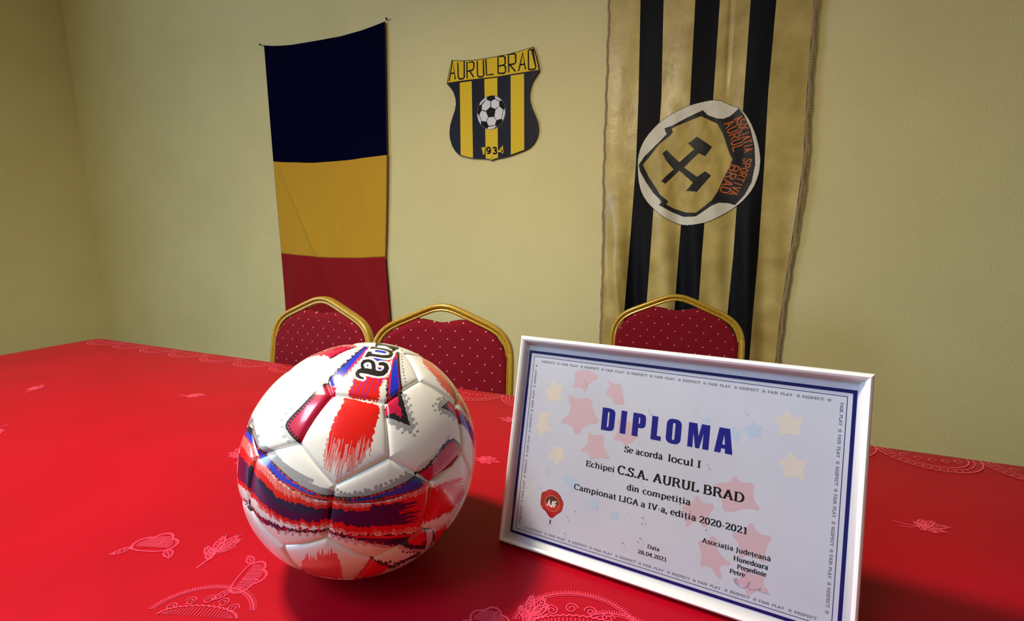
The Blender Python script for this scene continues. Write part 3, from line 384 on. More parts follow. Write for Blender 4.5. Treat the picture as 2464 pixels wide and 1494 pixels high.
CREST={'outline':[[-199.5,224.9],[-147.6,215.5],[-77.9,210.5],[-14.3,209.9],[39.1,212.0],[91.6,213.4],[147.3,219.2],[208.1,228.2],[220.8,194.8],[231.5,157.0],[238.0,125.0],[219.5,103.3],[205.0,82.7],[196.8,61.3],[191.4,35.6],[192.9,9.2],[203.7,-25.9],[218.8,-57.5],[230.5,-85.1],[235.8,-112.2],[234.3,-135.0],[228.1,-155.6],[213.4,-179.6],[192.1,-197.6],[166.1,-208.4],[135.5,-216.7],[100.0,-226.4],[64.0,-233.1],[36.7,-235.6],[18.4,-238.5],[4.6,-243.4],[-9.3,-237.0],[-27.8,-233.9],[-65.4,-230.9],[-93.8,-228.1],[-127.2,-220.8],[-165.7,-209.5],[-189.7,-189.3],[-207.8,-161.2],[-218.7,-125.2],[-220.0,-96.3],[-213.8,-63.9],[-201.8,-32.3],[-187.9,-1.1],[-181.0,28.5],[-184.3,54.8],[-194.2,81.9],[-209.7,103.5],[-228.6,123.5],[-217.7,170.0],[-207.3,200.3]],'banner':[[-196.7,221.8],[-147.6,212.4],[-78.0,207.4],[-14.3,206.9],[39.1,209.0],[91.6,210.4],[147.3,216.3],[205.2,225.3],[217.9,193.4],[228.2,155.6],[233.8,129.2],[151.8,127.6],[38.7,125.1],[-116.3,127.5],[-223.1,126.9],[-214.3,169.6],[-203.9,199.9]],'s1':[[-158.0,119.6],[-95.5,119.7],[-93.7,-225.6],[-127.1,-218.3],[-159.9,-207.7]],'s2':[[-30.1,120.8],[35.5,120.1],[36.8,-233.1],[18.4,-236.1],[4.6,-240.2],[-9.3,-234.5],[-26.4,-231.9]],'s3':[[101.5,120.8],[165.9,121.4],[168.3,-204.6],[135.4,-213.6],[102.2,-222.6]],'ballc':[[4.9,-28.7],[78.9,-35.4],[5.4,46.5]],'hex':[[[-19.7,29.6],[0.3,21.4],[0.1,-2.8],[-22.0,-18.4],[-44.0,-12.4],[-42.8,9.2]],[[4.3,21.0],[22.4,28.1],[44.8,16.2],[44.7,-3.1],[25.3,-14.9],[4.1,-5.1]],[[25.3,-20.8],[44.7,-5.1],[63.4,-21.2],[56.5,-60.6],[30.9,-64.3],[20.6,-47.7]],[[-9.9,-49.0],[17.4,-48.6],[29.5,-66.2],[21.7,-87.1],[-10.2,-85.7],[-19.7,-65.9]],[[-46.3,-16.1],[-22.9,-22.2],[-12.2,-46.8],[-23.4,-66.8],[-46.4,-61.7],[-57.2,-33.0]],[[-19.6,41.3],[-16.9,33.2],[-36.7,21.1],[-49.3,9.8],[-57.6,10.6],[-51.9,21.8],[-38.0,33.0]],[[22.5,41.7],[38.2,35.4],[58.2,18.0],[47.0,18.3],[25.6,29.7]],[[66.0,-23.7],[71.8,-16.5],[74.4,-36.9],[67.3,-61.6],[60.1,-70.7],[59.2,-60.9]],[[-19.6,-99.7],[-8.0,-89.9],[19.4,-90.1],[27.6,-87.6],[31.2,-91.9],[14.8,-100.4],[-3.5,-102.5]],[[-68.2,-24.0],[-58.2,-38.4],[-48.3,-63.5],[-49.4,-76.6],[-60.4,-62.5],[-67.6,-44.0]]],'lets':[[[-215.2,132.0],[-193.9,221.4],[-181.4,137.3]],[[-204.8,165.3],[-186.5,166.3]],[[-166.6,208.9],[-165.6,144.1],[-159.6,136.4],[-139.7,134.9],[-133.9,141.3],[-132.6,213.6]],[[-118.6,134.0],[-118.8,202.9],[-89.5,203.1],[-82.7,196.5],[-83.0,175.3],[-90.1,167.2],[-116.6,164.6]],[[-104.1,164.3],[-83.6,134.7]],[[-65.2,203.8],[-64.2,140.2],[-56.9,133.5],[-37.8,132.4],[-33.1,138.5],[-33.8,204.8]],[[-21.1,205.8],[-18.6,136.8],[16.5,136.5]],[[39.6,137.5],[40.0,206.7],[65.5,207.1],[74.2,201.1],[75.0,174.8],[67.5,169.3],[41.1,167.7]],[[67.5,169.3],[75.8,161.5],[76.6,139.6],[68.7,134.1],[39.6,137.5]],[[92.3,135.0],[90.7,209.4],[120.9,210.2],[126.0,204.7],[126.1,173.2],[119.6,168.0],[92.4,167.0]],[[98.0,166.3],[125.3,134.9]],[[139.9,135.0],[160.0,208.4],[173.1,137.7]],[[145.3,159.6],[167.9,161.3]],[[187.8,135.9],[186.1,214.0],[193.6,218.5],[204.0,216.0],[221.3,143.6],[219.2,136.5],[210.9,133.1],[187.8,135.9]]],'n1':[[[-47.9,-186.0],[-36.6,-182.7],[-37.0,-213.5]]],'n4':[[[59.6,-214.1],[59.7,-184.2],[41.5,-204.5],[66.8,-205.3]]],'n9':[[[-2.0,-193.8],[-5.1,-185.5],[-11.6,-182.7],[-18.1,-184.7],[-20.9,-191.0],[-18.2,-197.6],[-11.7,-200.4],[-5.2,-198.4],[-2.0,-193.8],[-2.0,-203.0],[-6.7,-210.0],[-18.3,-209.3]]],'n3':[[[10.9,-189.8],[16.5,-185.3],[25.6,-185.9],[28.8,-192.5],[25.5,-197.9],[19.6,-198.4]],[[19.6,-198.4],[27.8,-201.3],[31.0,-207.1],[26.8,-212.9],[17.7,-213.5],[11.3,-209.1]]],'screw':[[7.0,-229.8],[-212.6,-118.2]]}
RF_EDGES=[[[-0.4024,2.0145],[-0.403,1.6315],[-0.4046,1.3619],[-0.3992,0.9707],[-0.3958,0.5739]],[[-0.2864,1.9949],[-0.2784,1.6207],[-0.2771,1.3554],[-0.2927,0.9746],[-0.3004,0.7153]],[[-0.1979,1.9799],[-0.1881,1.6116],[-0.1948,1.3512],[-0.2021,0.9763],[-0.2078,0.7214]],[[-0.0813,1.9602],[-0.0789,1.6007],[-0.0814,1.3453],[-0.0898,0.9784],[-0.0929,0.7291]],[[0.0057,1.9455],[0.0049,1.5923],[0.006,1.3409],[0.0013,0.9801],[0.001,0.7353]],[[0.1104,1.9279],[0.1121,1.5816],[0.1155,1.3352],[0.1182,0.9823],[0.1133,0.7428]]]
EMBLEM={'patch':[[-0.0065,1.5875],[-0.0275,1.5857],[-0.0486,1.5825],[-0.0699,1.578],[-0.0901,1.5723],[-0.1094,1.5653],[-0.1278,1.5576],[-0.1451,1.5492],[-0.1625,1.5401],[-0.1801,1.5304],[-0.1966,1.5182],[-0.2119,1.5035],[-0.2273,1.4865],[-0.2427,1.4669],[-0.2541,1.4481],[-0.2616,1.43],[-0.2669,1.4117],[-0.2702,1.3931],[-0.2715,1.3756],[-0.2711,1.359],[-0.2697,1.3377],[-0.2674,1.3115],[-0.2636,1.2875],[-0.2583,1.2658],[-0.2505,1.2452],[-0.2401,1.2257],[-0.2273,1.2073],[-0.2123,1.1902],[-0.1962,1.1743],[-0.179,1.1596],[-0.1608,1.1461],[-0.1415,1.134],[-0.1225,1.124],[-0.1037,1.1162],[-0.0875,1.1111],[-0.0737,1.1086],[-0.0579,1.1082],[-0.04,1.1097],[-0.0202,1.1128],[0.0016,1.1173],[0.0231,1.1246],[0.0441,1.1348],[0.0627,1.145],[0.0791,1.155],[0.0943,1.165],[0.1083,1.175],[0.1231,1.1876],[0.1385,1.2029],[0.1527,1.2204],[0.1655,1.2399],[0.1751,1.2605],[0.1815,1.2822],[0.1859,1.3038],[0.1882,1.3254],[0.1881,1.347],[0.1854,1.3687],[0.1806,1.3926],[0.1736,1.4187],[0.1652,1.4438],[0.1554,1.4679],[0.1448,1.49],[0.1333,1.51],[0.1209,1.5275],[0.1078,1.5425],[0.0928,1.5534],[0.0761,1.5603],[0.0623,1.5669],[0.0516,1.5733],[0.0431,1.5782],[0.0366,1.5816],[0.0261,1.5846],[0.0113,1.5871]],'black':[[-0.2659,1.3576],[-0.2429,1.3938],[-0.1851,1.4479],[-0.1614,1.4735],[-0.1716,1.4969],[-0.1426,1.5027],[-0.0909,1.5283],[-0.0297,1.5522],[-0.0093,1.5321],[0.0253,1.517],[0.0463,1.5143],[0.0705,1.523],[0.0973,1.5474],[0.1151,1.5254],[0.1434,1.4678],[0.1624,1.4023],[0.1693,1.3372],[0.1621,1.272],[0.1411,1.2241],[0.1106,1.1868],[0.0848,1.195],[0.0507,1.1972],[0.0256,1.1863],[-0.031,1.1447],[-0.078,1.1439],[-0.1246,1.1635],[-0.1771,1.193],[-0.1674,1.2038],[-0.1735,1.2144],[-0.203,1.2437],[-0.2333,1.2875],[-0.259,1.3312]],'gold':[[-0.2484,1.359],[-0.2195,1.3948],[-0.1846,1.4387],[-0.1496,1.4636],[-0.1359,1.477],[-0.1421,1.4924],[-0.0986,1.5099],[-0.0347,1.53],[-0.0127,1.5185],[0.0244,1.4988],[0.0457,1.4624],[0.0606,1.4264],[0.0735,1.3906],[0.088,1.3612],[0.076,1.3244],[0.0579,1.2806],[0.0436,1.2405],[0.0243,1.207],[-0.0087,1.1778],[-0.0319,1.1596],[-0.0699,1.1612],[-0.1162,1.1775],[-0.1484,1.1948],[-0.1398,1.2064],[-0.1746,1.2357],[-0.1948,1.2671],[-0.225,1.3108]],'h1':[[-0.1682,1.2943],[-0.1269,1.3343],[-0.1559,1.368],[-0.1735,1.399],[-0.1582,1.4118],[-0.1058,1.3607],[-0.0533,1.4074],[-0.0766,1.4314],[-0.0452,1.4546],[0.0132,1.412],[-0.0102,1.377],[-0.0348,1.3906],[-0.0868,1.3392],[-0.0359,1.3003],[-0.0067,1.3207],[0.016,1.3026],[-0.0324,1.2421],[-0.0748,1.2466],[-0.05,1.278],[-0.1041,1.3285],[-0.1559,1.2774],[-0.1736,1.2898]],'let':[[[0.0488,1.496],[0.0605,1.4764],[0.074,1.4429],[0.0844,1.4117],[0.0917,1.3851]],[[0.0849,1.346],[0.0763,1.3199],[0.0658,1.2892],[0.057,1.2626],[0.0503,1.2358]],[[0.0845,1.5102],[0.0983,1.4885],[0.1096,1.4619],[0.1184,1.4354],[0.1259,1.4047],[0.1303,1.3828]],[[0.13,1.3654],[0.1245,1.3395],[0.1147,1.3048],[0.1027,1.2699],[0.0866,1.2302]]]}
LF={'top':[[-2.2218,2.0944],[-2.1375,2.087],[-1.9624,2.0831],[-1.7957,2.0814],[-1.6624,2.0894],[-1.5721,2.1007],[-1.5216,2.1082]],'by':[[-2.2889,1.4823],[-2.0474,1.4647],[-1.814,1.4651],[-1.6755,1.4722],[-1.5427,1.4769]],'yr':[[-2.3461,0.9604],[-2.1895,0.9507],[-1.9719,0.9403],[-1.7656,0.942],[-1.5813,0.9523]],'edge':[[-1.5216,2.1082],[-1.5293,1.8243],[-1.5401,1.4768],[-1.5534,1.2741],[-1.5691,1.0804],[-1.5816,0.9478],[-1.5751,0.8132],[-1.5648,0.5373]],'nail':[[-1.5062,2.1171]]}
# ================================================================ THE SETTING
YW = 2.10
structure(box('wall_back', -4.3, 3.3, YW, YW + 0.1, 0, 2.9, m_wall))
structure(box('wall_front', -4.2, 3.2, -3.3, -3.2, 0, 2.9, m_wall))
structure(box('wall_right', 3.2, 3.3, -3.3, YW, 0, 2.9, m_wall))
# left wall, built around the opening of window_1
wv, wf = [], []
for args in ((-4.3, -4.2, -3.3, -2.5, 0, 2.9), (-4.3, -4.2, -0.7, YW, 0, 2.9), (-4.3, -4.2, -2.5, -0.7, 0, 0.85), (-4.3, -4.2, -2.5, -0.7, 2.25, 2.9)):
    v, f = box_vf(*args)
    b0 = len(wv)
    wv += v
    wf += [tuple(b0 + i for i in q) for q in f]
structure(mesh_obj('wall_left', wv, wf, m_wall))
structure(box('floor', -4.3, 3.3, -3.3, 2.2, -0.1, 0, m_floor))
structure(box('ceiling', -4.3, 3.3, -3.3, 2.2, 2.9, 3.0, m_ceiling))
win = thing('window_1', '', '', (-4.25, -1.6, 0.85), math.radians(90))
del win['label'], win['category']
structure(win)
for a in ((-0.9, -0.84, 0, 1.4), (0.84, 0.9, 0, 1.4), (-0.84, 0.84, 0, 0.06), (-0.84, 0.84, 1.34, 1.4), (-0.025, 0.025, 0.06, 1.34)):
    box('window_frame', a[0], a[1], -0.03, 0.03, a[2], a[3], m_trimw, win)
m_glassw = mat('window_glass', (1, 1, 1), 0.0)
bsdf(m_glassw).inputs['Transmission Weight'].default_value = 1.0
box('window_pane', -0.84, -0.025, -0.004, 0.004, 0.06, 1.34, m_glassw, win)
box('window_pane', 0.025, 0.84, -0.004, 0.004, 0.06, 1.34, m_glassw, win)
structure(box('baseboard_back', -4.2, 3.2, YW - 0.015, YW, 0, 0.09, m_dark))

# ceiling lamp (outside the frame, its reflections show on the ball and the chairs)
m_opal = mat('opal_glass', (0.9, 0.88, 0.8), 0.4, emit=(1.0, 0.82, 0.55), emit_s=12)
m_brass = mat('brass', (0.65, 0.42, 0.12), 0.25, metal=1.0)
lamp = thing('ceiling_lamp', 'round opal glass ceiling lamp hanging over the table', 'lamp', (LAMP[0], LAMP[1], LAMP[2]))
def disc_lathe(name, prof, m, parent, n=40):
    v, f = [], []
    for r, z in prof:
        for i in range(n):
            a = 2 * math.pi * i / n
            v.append((r * math.cos(a), r * math.sin(a), z))
    for k in range(len(prof) - 1):
        for i in range(n):
            j = (i + 1) % n
            f.append((k * n + i, k * n + j, (k + 1) * n + j, (k + 1) * n + i))
    f.append(tuple(range(n)))
    f.append(tuple(range((len(prof) - 1) * n + n - 1, (len(prof) - 1) * n - 1, -1)))
    return mesh_obj(name, v, f, m, parent, smooth=True)
disc_lathe('lamp_shade', [(0.01, -0.045), (0.08, -0.04), (0.14, -0.02), (0.16, 0.01), (0.15, 0.03), (0.05, 0.04)], m_opal, lamp)
disc_lathe('ceiling_mount', [(0.05, 0.04), (0.02, 0.06), (0.012, 0.08), (0.012, 0.65), (0.05, 0.662), (0.05, 0.68)], m_brass, lamp)

panel = thing('added_fill_panel', 'square cool white fill panel added out of view below the ceiling', 'lamp', PANEL)  # body of the added fill light, brightens diploma and ball
box('diffuser', -0.44, 0.44, -0.44, 0.44, -0.015, 0.0, mat('panel_diffuser', (0.9, 0.9, 0.9), 0.5, emit=(0.6, 0.78, 1.0), emit_s=6), panel)
box('panel_housing', -0.47, 0.47, -0.47, 0.47, 0.0, 0.04, m_trimw, panel, 0.005)

# ================================================================ CREST SIGN ON THE WALL
m_gold_paint = mat('yellow_paint', (0.80, 0.55, 0.008), 0.42, spec=0.25)
add_bump(m_gold_paint, 60, 0.15, 0.001)
m_navy = mat('navy_paint', (0.009, 0.008, 0.020), 0.4, spec=0.18)
m_black = mat('black_paint', (0.006, 0.006, 0.007), 0.4, spec=0.12)
m_whitep = mat('white_paint', (0.74, 0.74, 0.80), 0.4)
m_steel = mat('screw_steel', (0.2, 0.18, 0.15), 0.35, metal=1.0)
crest = thing('club_crest_sign', 'shield-shaped yellow and navy striped club crest reading AURUL BRAD 1934, hung on the cream wall', 'sign', (-0.951, YW, 1.66))
c3 = lambda x, y, l: (x / 1000.0, -0.004 - l, y / 1000.0)
g = Geo(c3); g.prism(CREST['outline'], 0, 0.009); g.build('shield_board', m_navy, crest)
g = Geo(c3); g.prism(CREST['banner'], 0.009, 0.0098); g.build('name_banner', m_gold_paint, crest)
for k in ('s1', 's2', 's3'):
    g = Geo(c3); g.prism(CREST[k], 0.009, 0.0096); g.build('yellow_stripe', m_gold_paint, crest)
(bx, by), (ex, _), (_, ty) = CREST['ballc']
rx, ry = ex - bx, ty - by
el = [(bx + rx * math.cos(a), by + ry * math.sin(a)) for a in [2 * math.pi * i / 56 for i in range(56)]]
g = Geo(c3); g.prism(el, 0.0096, 0.0102); fb = g.build('football_emblem', m_black, crest)
g = Geo(c3)
for h in CREST['hex']:
    g.tri2d([h], 0.0104)
g.build('white_patches', m_whitep, fb)
rim = [(bx + (rx - 1) * math.cos(a), by + (ry - 1) * math.sin(a)) for a in [2 * math.pi * i / 56 for i in range(56)]]
g = Geo(c3); g.ribbon(rim, 0.5, 0.0104, closed=True); g.build('rim_line', mat('grey_line', (0.3, 0.3, 0.32)), fb)
g = Geo(c3)
for s in CREST['lets']:
    g.ribbon(s, 3.3, 0.0100)
g.build('name_lettering', m_black, crest)
m_letter_in = mat('letter_core', (0.05, 0.04, 0.05), 0.4)
g = None
for digit, key, hw_, m_ in (('yellow digit one', 'n1', 4.2, m_gold_paint), ('black digit nine', 'n9', 3.7, m_black), ('black digit three', 'n3', 3.7, m_black), ('yellow digit four', 'n4', 3.8, m_gold_paint)):
    g = Geo(c3)
    for s in CREST[key]:
        q = [(p.x, p.y) for p in smooth_path([(a, b, 0) for a, b in s], n=2)] if key in ('n9', 'n3') else s
        g.ribbon(q, hw_, 0.0104)
    g.build('year_digit', m_, crest)['label'] = digit
for (sx, sy), r in zip(CREST['screw'], (2.6, 1.2)):
    g = Geo(c3); g.prism([(sx + r * math.cos(a), sy + r * math.sin(a)) for a in [i * math.pi / 6 for i in range(12)]], 0.0096, 0.0118)
    g.build('screw', m_steel, crest)

# ================================================================ TRICOLOUR FLAG, LEFT
def cloth_grid(name, nu, nv, fn, m, parent, thick=0.0):
    v, f = [], []
    for j in range(nv + 1):
        for i in range(nu + 1):
            v.append(fn(i / nu, j / nv))
    for j in range(nv):
        for i in range(nu):
            a = j * (nu + 1) + i
            f.append((a, a + 1, a + nu + 2, a + nu + 1))
    o = mesh_obj(name, v, f, m, parent, smooth=True)
    if thick:
        s = o.modifiers.new('thickness', 'SOLIDIFY')
        s.thickness = thick
        s.offset = 0
    return o

m_fblue = mat('navy_cloth', (0.0006, 0.0006, 0.018), 0.85, spec=0.04, sheen=0.0)
m_fyel = mat('golden_cloth', (0.62, 0.34, 0.018), 0.7, spec=0.2, sheen=0.1)
m_fred = mat('dark_red_cloth', (0.30, 0.0015, 0.006), 0.7, spec=0.2, sheen=0.05)
for m_ in (m_fblue, m_fyel, m_fred):
    add_bump(m_, 700, 0.25, 0.0006, 1)
m_hem = mat('hem_brown', (0.16, 0.08, 0.015), 0.7)
m_hemd = mat('hem_dark', (0.02, 0.008, 0.006), 0.8)
FX0, FX1 = -2.335, -1.54
flag = thing('tricolour_flag', 'blue, yellow and red flag hung sideways from nails on the left of the wall', 'flag', (-1.93, YW, 0.45))
def mirror_curve(C, z_add=0):
    xs = [p[0] for p in C]; zs = [p[1] for p in C]
    o = sorted(zip(xs, zs))
    return [p[0] for p in o], [p[1] for p in o]
top_x = [-2.335, -2.27, -2.2218, -2.1375, -1.9624, -1.7957, -1.6624, -1.5721, -1.5216]
top_z = [2.112, 2.100, 2.0944, 2.087, 2.0831, 2.0814, 2.0894, 2.1007, 2.1082]
by_x, by_z = mirror_curve([(-2.34, 1.490)] + [tuple(p) for p in LF['by']])
yr_x, yr_z = mirror_curve([tuple(p) for p in LF['yr']])
ez = [p[1] for p in reversed(LF['edge'])]; ex_ = [p[0] for p in reversed(LF['edge'])]
def edge_x(z):
    return float(np.interp(z, ez, ex_))
def flag_y(x, z):
    # folds of the hanging cloth, distance off the wall
    k = (2.1 - z)
    y = 0.014 + 0.005 * math.sin(x * 9 + z * 1.5) * min(1, k)
    # creases of the yellow and red bands
    for (xa, za, xb, zb, amp, w) in ((-2.26, 1.42, -2.03, 0.95, 0.016, 0.018), (-2.14, 1.46, -2.06, 0.95, 0.006, 0.030), (-1.83, 1.46, -1.90, 1.0, 0.010, 0.032), (-1.70, 1.45, -1.66, 0.95, 0.007, 0.03),
                                     (-2.05, 0.93, -1.85, 0.60, 0.008, 0.04), (-1.68, 0.75, -1.60, 0.55, 0.012, 0.03), (-2.2, 0.95, -2.3, 0.5, 0.012, 0.05), (-1.75, 0.9, -1.66, 0.5, 0.008, 0.05)):
        if min(za, zb) - 0.1 < z < max(za, zb) + 0.1:
            t = (za - z) / (za - zb)
            xc = xa + (xb - xa) * t
            fade = max(0, min(1, (t + 0.25) * 2)) * max(0, min(1, (1.25 - t) * 3))
            y += amp * math.exp(-((x - xc) / w) ** 2) * fade
    return y
def band(zt, zb, n):
    def fn(u, v):
        # v 0 bottom .. 1 top
        x = FX0 + (FX1 - FX0) * u
        for _ in range(2):
            z0 = zb(x); z1 = zt(x)
            z = z0 + (z1 - z0) * v
            x = FX0 + (edge_x(z) - FX0) * u
        return (x + 1.93, -flag_y(x, z), z - 0.45)
    return fn
i_top = lambda x: float(np.interp(x, top_x, top_z))
i_by = lambda x: float(np.interp(x, by_x, by_z))
i_yr = lambda x: float(np.interp(x, yr_x, yr_z))
cloth_grid('blue_band', 60, 60, band(i_top, i_by, 0), m_fblue, flag, 0.0012)
cloth_grid('yellow_band', 90, 70, band(i_by, i_yr, 1), m_fyel, flag, 0.0012)
cloth_grid('red_band', 90, 60, band(i_yr, lambda x: 0.50, 2), m_fred, flag, 0.0012)
def edge_tube(name, z0, z1, m_, r=0.0035, dx=0.004):
    pts = []
    for i in range(40):
        z = z0 + (z1 - z0) * i / 39
        pts.append((edge_x(z) + dx + 1.93, -flag_y(edge_x(z), z) + 0.002, z - 0.45))
    return tube(name, pts, r, m_, flag, 8)
edge_tube('hem', 0.5, 0.948, m_hemd, 0.003)
edge_tube('hem', 0.935, 1.477, m_hem, 0.0045)['label'] = 'brown rolled hem beside the yellow band'
edge_tube('hem', 1.47, 2.105, m_hemd, 0.003, 0.002)
NX, NZ = LF['nail'][0]
for sx, cx_ in ((NX, -1.522), (-2.36, -2.335)):
    tube('tie_string', [(cx_ + 1.93, -0.013, 2.108 - 0.45), ((sx + cx_) / 2 + 1.93, -0.014, (2.108 + NZ) / 2 - 0.452), (sx + 1.93, -0.014, NZ - 0.45)], 0.0011, m_hemd, flag, 6)
m_rust = mat('rusty_nail', (0.05, 0.025, 0.015), 0.5, metal=0.6)
for nx_, lab in ((NX, 'small rusty nail holding the right corner of the blue flag'), (-2.36, 'small rusty nail holding the left corner of the blue flag')):
    t = thing('wall_nail', lab, 'nail', (nx_, YW, NZ), group='nails of the tricolour flag')
    tube('shank', [(0, 0.01, 0), (0, -0.018, 0.001)], 0.0018, m_rust, t, 8, Vector((0, 0, 1)))
    tube('head', [(0, -0.018, 0.001), (0, -0.0205, 0.001)], 0.0052, m_rust, t, 10, Vector((0, 0, 1)))

# ================================================================ CLUB FLAG, RIGHT
m_sgold = mat('gold_satin', rough=0.34, spec=0.5, sheen=0.1)
noise_color(m_sgold, (0.42, 0.31, 0.09), (0.64, 0.50, 0.17), 11, 7, lo=0.3, hi=0.7)
add_bump(m_sgold, 45, 0.6, 0.002, 5)
m_sblack = mat('black_satin', (0.004, 0.0045, 0.007), 0.6, spec=0.15, sheen=0.0)
add_bump(m_sblack, 300, 0.3, 0.0008, 2)
FL0 = (0.0, YW, 0.55)
cflag = thing('club_flag', 'gold and black striped satin flag with a round white hammer emblem on the wall', 'flag', FL0)
RB = []
for e in RF_EDGES:
    zs = [p[1] for p in e]; xs = [p[0] for p in e]
    zs = [2.5] + zs + [0.5]; xs = [xs[0] - (xs[1] - xs[0]) * 0.3] + xs + [xs[-1]]
    o = sorted(zip(zs, xs))
    RB.append((np.array([p[0] for p in o]), np.array([p[1] for p in o])))
def rbx(k, z):
    if k <= 5:
        return float(np.interp(z, *RB[k]))
    if k == 6:
        return rbx(5, z) + (rbx(4, z) - rbx(3, z)) * 0.97
    return rbx(6, z) + (rbx(1, z) - rbx(0, z))
def cf_y(x, z):
    """distance of the club flag's cloth from the wall"""
    low = 1.0 / (1 + np.exp((z - 1.15) / 0.09))
    up = 1 - low
    y = 0.031 + 0.0022 * np.sin(x * 23 + z * 2.2) * up + 0.001 * np.sin(x * 51 - z * 7)
    s = x + 0.035 * (z - 0.8)
    y = y + low * (0.015 * np.sin(s * 36 + 1.2) + 0.009 * np.sin(s * 63 + 0.3 + z * 3) + 0.003 * np.sin(s * 19))
    # crease right of the second black stripe, and the bunched lower left corner
    y = y - up * 0.006 * np.exp(-((x - 0.048 + 0.01 * (z - 1.7)) / 0.006) ** 2) * np.clip((z - 1.57) * 8, 0, 1)
    y = y + 0.014 * np.exp(-((x + 0.36 - 0.16 * (0.98 - z)) / 0.014) ** 2) * np.clip((1.05 - z) * 5, 0, 1) * np.clip((z - 0.5) * 4, 0, 1)
    # ripples around the sewn-on emblem
    r = np.hypot(x + 0.035, z - 1.35)
    y = y + 0.003 * np.sin(x * 70 + 6 * np.sin(z * 4)) * np.clip(1 - abs(r - 0.15) / 0.14, 0, 1)
    return y
def stripe(k):
    def fn(u, v):
        z = 0.56 + (2.42 - 0.56) * v
        x = rbx(k, z) + (rbx(k + 1, z) - rbx(k, z)) * u
        return (x, -float(cf_y(x, z)), z - 0.55)
    return fn
for k in range(7):
    cloth_grid('gold_stripe' if k % 2 == 0 else 'black_stripe', 18, 230, stripe(k), m_sgold if k % 2 == 0 else m_sblack, cflag)
# twisted cord sewn along both edges
m_cord = mat('cord_thread', (0.48, 0.36, 0.23), 0.75, spec=0.2)
for side, kk in ((-1, 0), (1, 7)):
    v_all, f_all = [], []
    for ph in (0, math.pi):
        pts = []
        for i in range(1500):
            z = 0.555 + (2.42 - 0.555) * i / 1499
            a = ph + i * 0.42
            wob = 0.0015 * math.sin(z * 37) + 0.001 * math.sin(z * 91)
            pts.append(Vector((rbx(kk, z) + side * 0.0065 + wob + 0.0032 * math.cos(a), -float(cf_y(rbx(kk, z), z)) + 0.0025 * math.sin(a), z - 0.55)))
        fr = [(Vector((1, 0, 0)), Vector((0, 1, 0)))] * len(pts)
        prof = [(0.0034 * math.cos(a), 0.0034 * math.sin(a)) for a in [2 * math.pi * q / 5 for q in range(5)]]
        v, f = sweep(pts, fr, prof)
        b0 = len(v_all)
        v_all += v
        f_all += [tuple(b0 + i for i in q) for q in f]
    mesh_obj('twisted_cord', v_all, f_all, m_cord, cflag, smooth=True)

# sans strokes used for the orange letters, the seal and so on (unit box, y up)
def arc(cx, cy, rx, ry, a0, a1, n=9):
    return [(cx + rx * math.cos(math.radians(a0 + (a1 - a0) * i / n)), cy + ry * math.sin(math.radians(a0 + (a1 - a0) * i / n))) for i in range(n + 1)]
SANS = {
    'A': [[(0, 0), (0.5, 1), (1, 0)], [(0.2, 0.35), (0.8, 0.35)]],
    'S': [[(0.95, 0.82), (0.7, 1), (0.3, 1), (0.05, 0.82), (0.1, 0.6), (0.9, 0.42), (0.95, 0.18), (0.7, 0), (0.3, 0), (0.05, 0.18)]],
    'O': [arc(0.5, 0.5, 0.5, 0.5, 0, 360, 14)],
    'C': [arc(0.52, 0.5, 0.5, 0.5, 50, 310, 12)],
    'I': [[(0.5, 0), (0.5, 1)]],
    'T': [[(0, 1), (1, 1)], [(0.5, 0), (0.5, 1)]],
    'P': [[(0.05, 0), (0.05, 1), (0.7, 1), (0.95, 0.85), (0.95, 0.62), (0.7, 0.48), (0.05, 0.48)]],
    'R': [[(0.05, 0), (0.05, 1), (0.7, 1), (0.95, 0.85), (0.95, 0.62), (0.7, 0.5), (0.05, 0.5)], [(0.5, 0.5), (1, 0)]],
    'V': [[(0, 1), (0.5, 0), (1, 1)]],
    'U': [[(0.05, 1), (0.05, 0.2), (0.3, 0), (0.7, 0), (0.95, 0.2), (0.95, 1)]],
    'L': [[(0.05, 1), (0.05, 0), (0.95, 0)]],
    'B': [[(0.05, 0), (0.05, 1), (0.7, 1), (0.92, 0.85), (0.92, 0.66), (0.7, 0.53), (0.05, 0.53)], [(0.7, 0.53), (1, 0.38), (1, 0.15), (0.75, 0), (0.05, 0)]],
    'D': [[(0.05, 0), (0.05, 1), (0.6, 1), (0.95, 0.75), (0.95, 0.25), (0.6, 0), (0.05, 0)]],
    'J': [[(0.9, 1), (0.9, 0.2), (0.6, 0), (0.25, 0.05), (0.1, 0.25)]],
    'F': [[(0.05, 0), (0.05, 1), (0.95, 1)], [(0.05, 0.52), (0.8, 0.52)]],
}
def attr_material(name, rough, spec=0.5, coat=0.0, sheen=0.0):
    m_ = mat(name, rough=rough, spec=spec, coat=coat, sheen=sheen)
    a = N(m_, 'ShaderNodeAttribute')
    a.attribute_name = 'dye'
    LK(m_, a.outputs['Color'], bsdf(m_).inputs['Base Color'])
    return m_
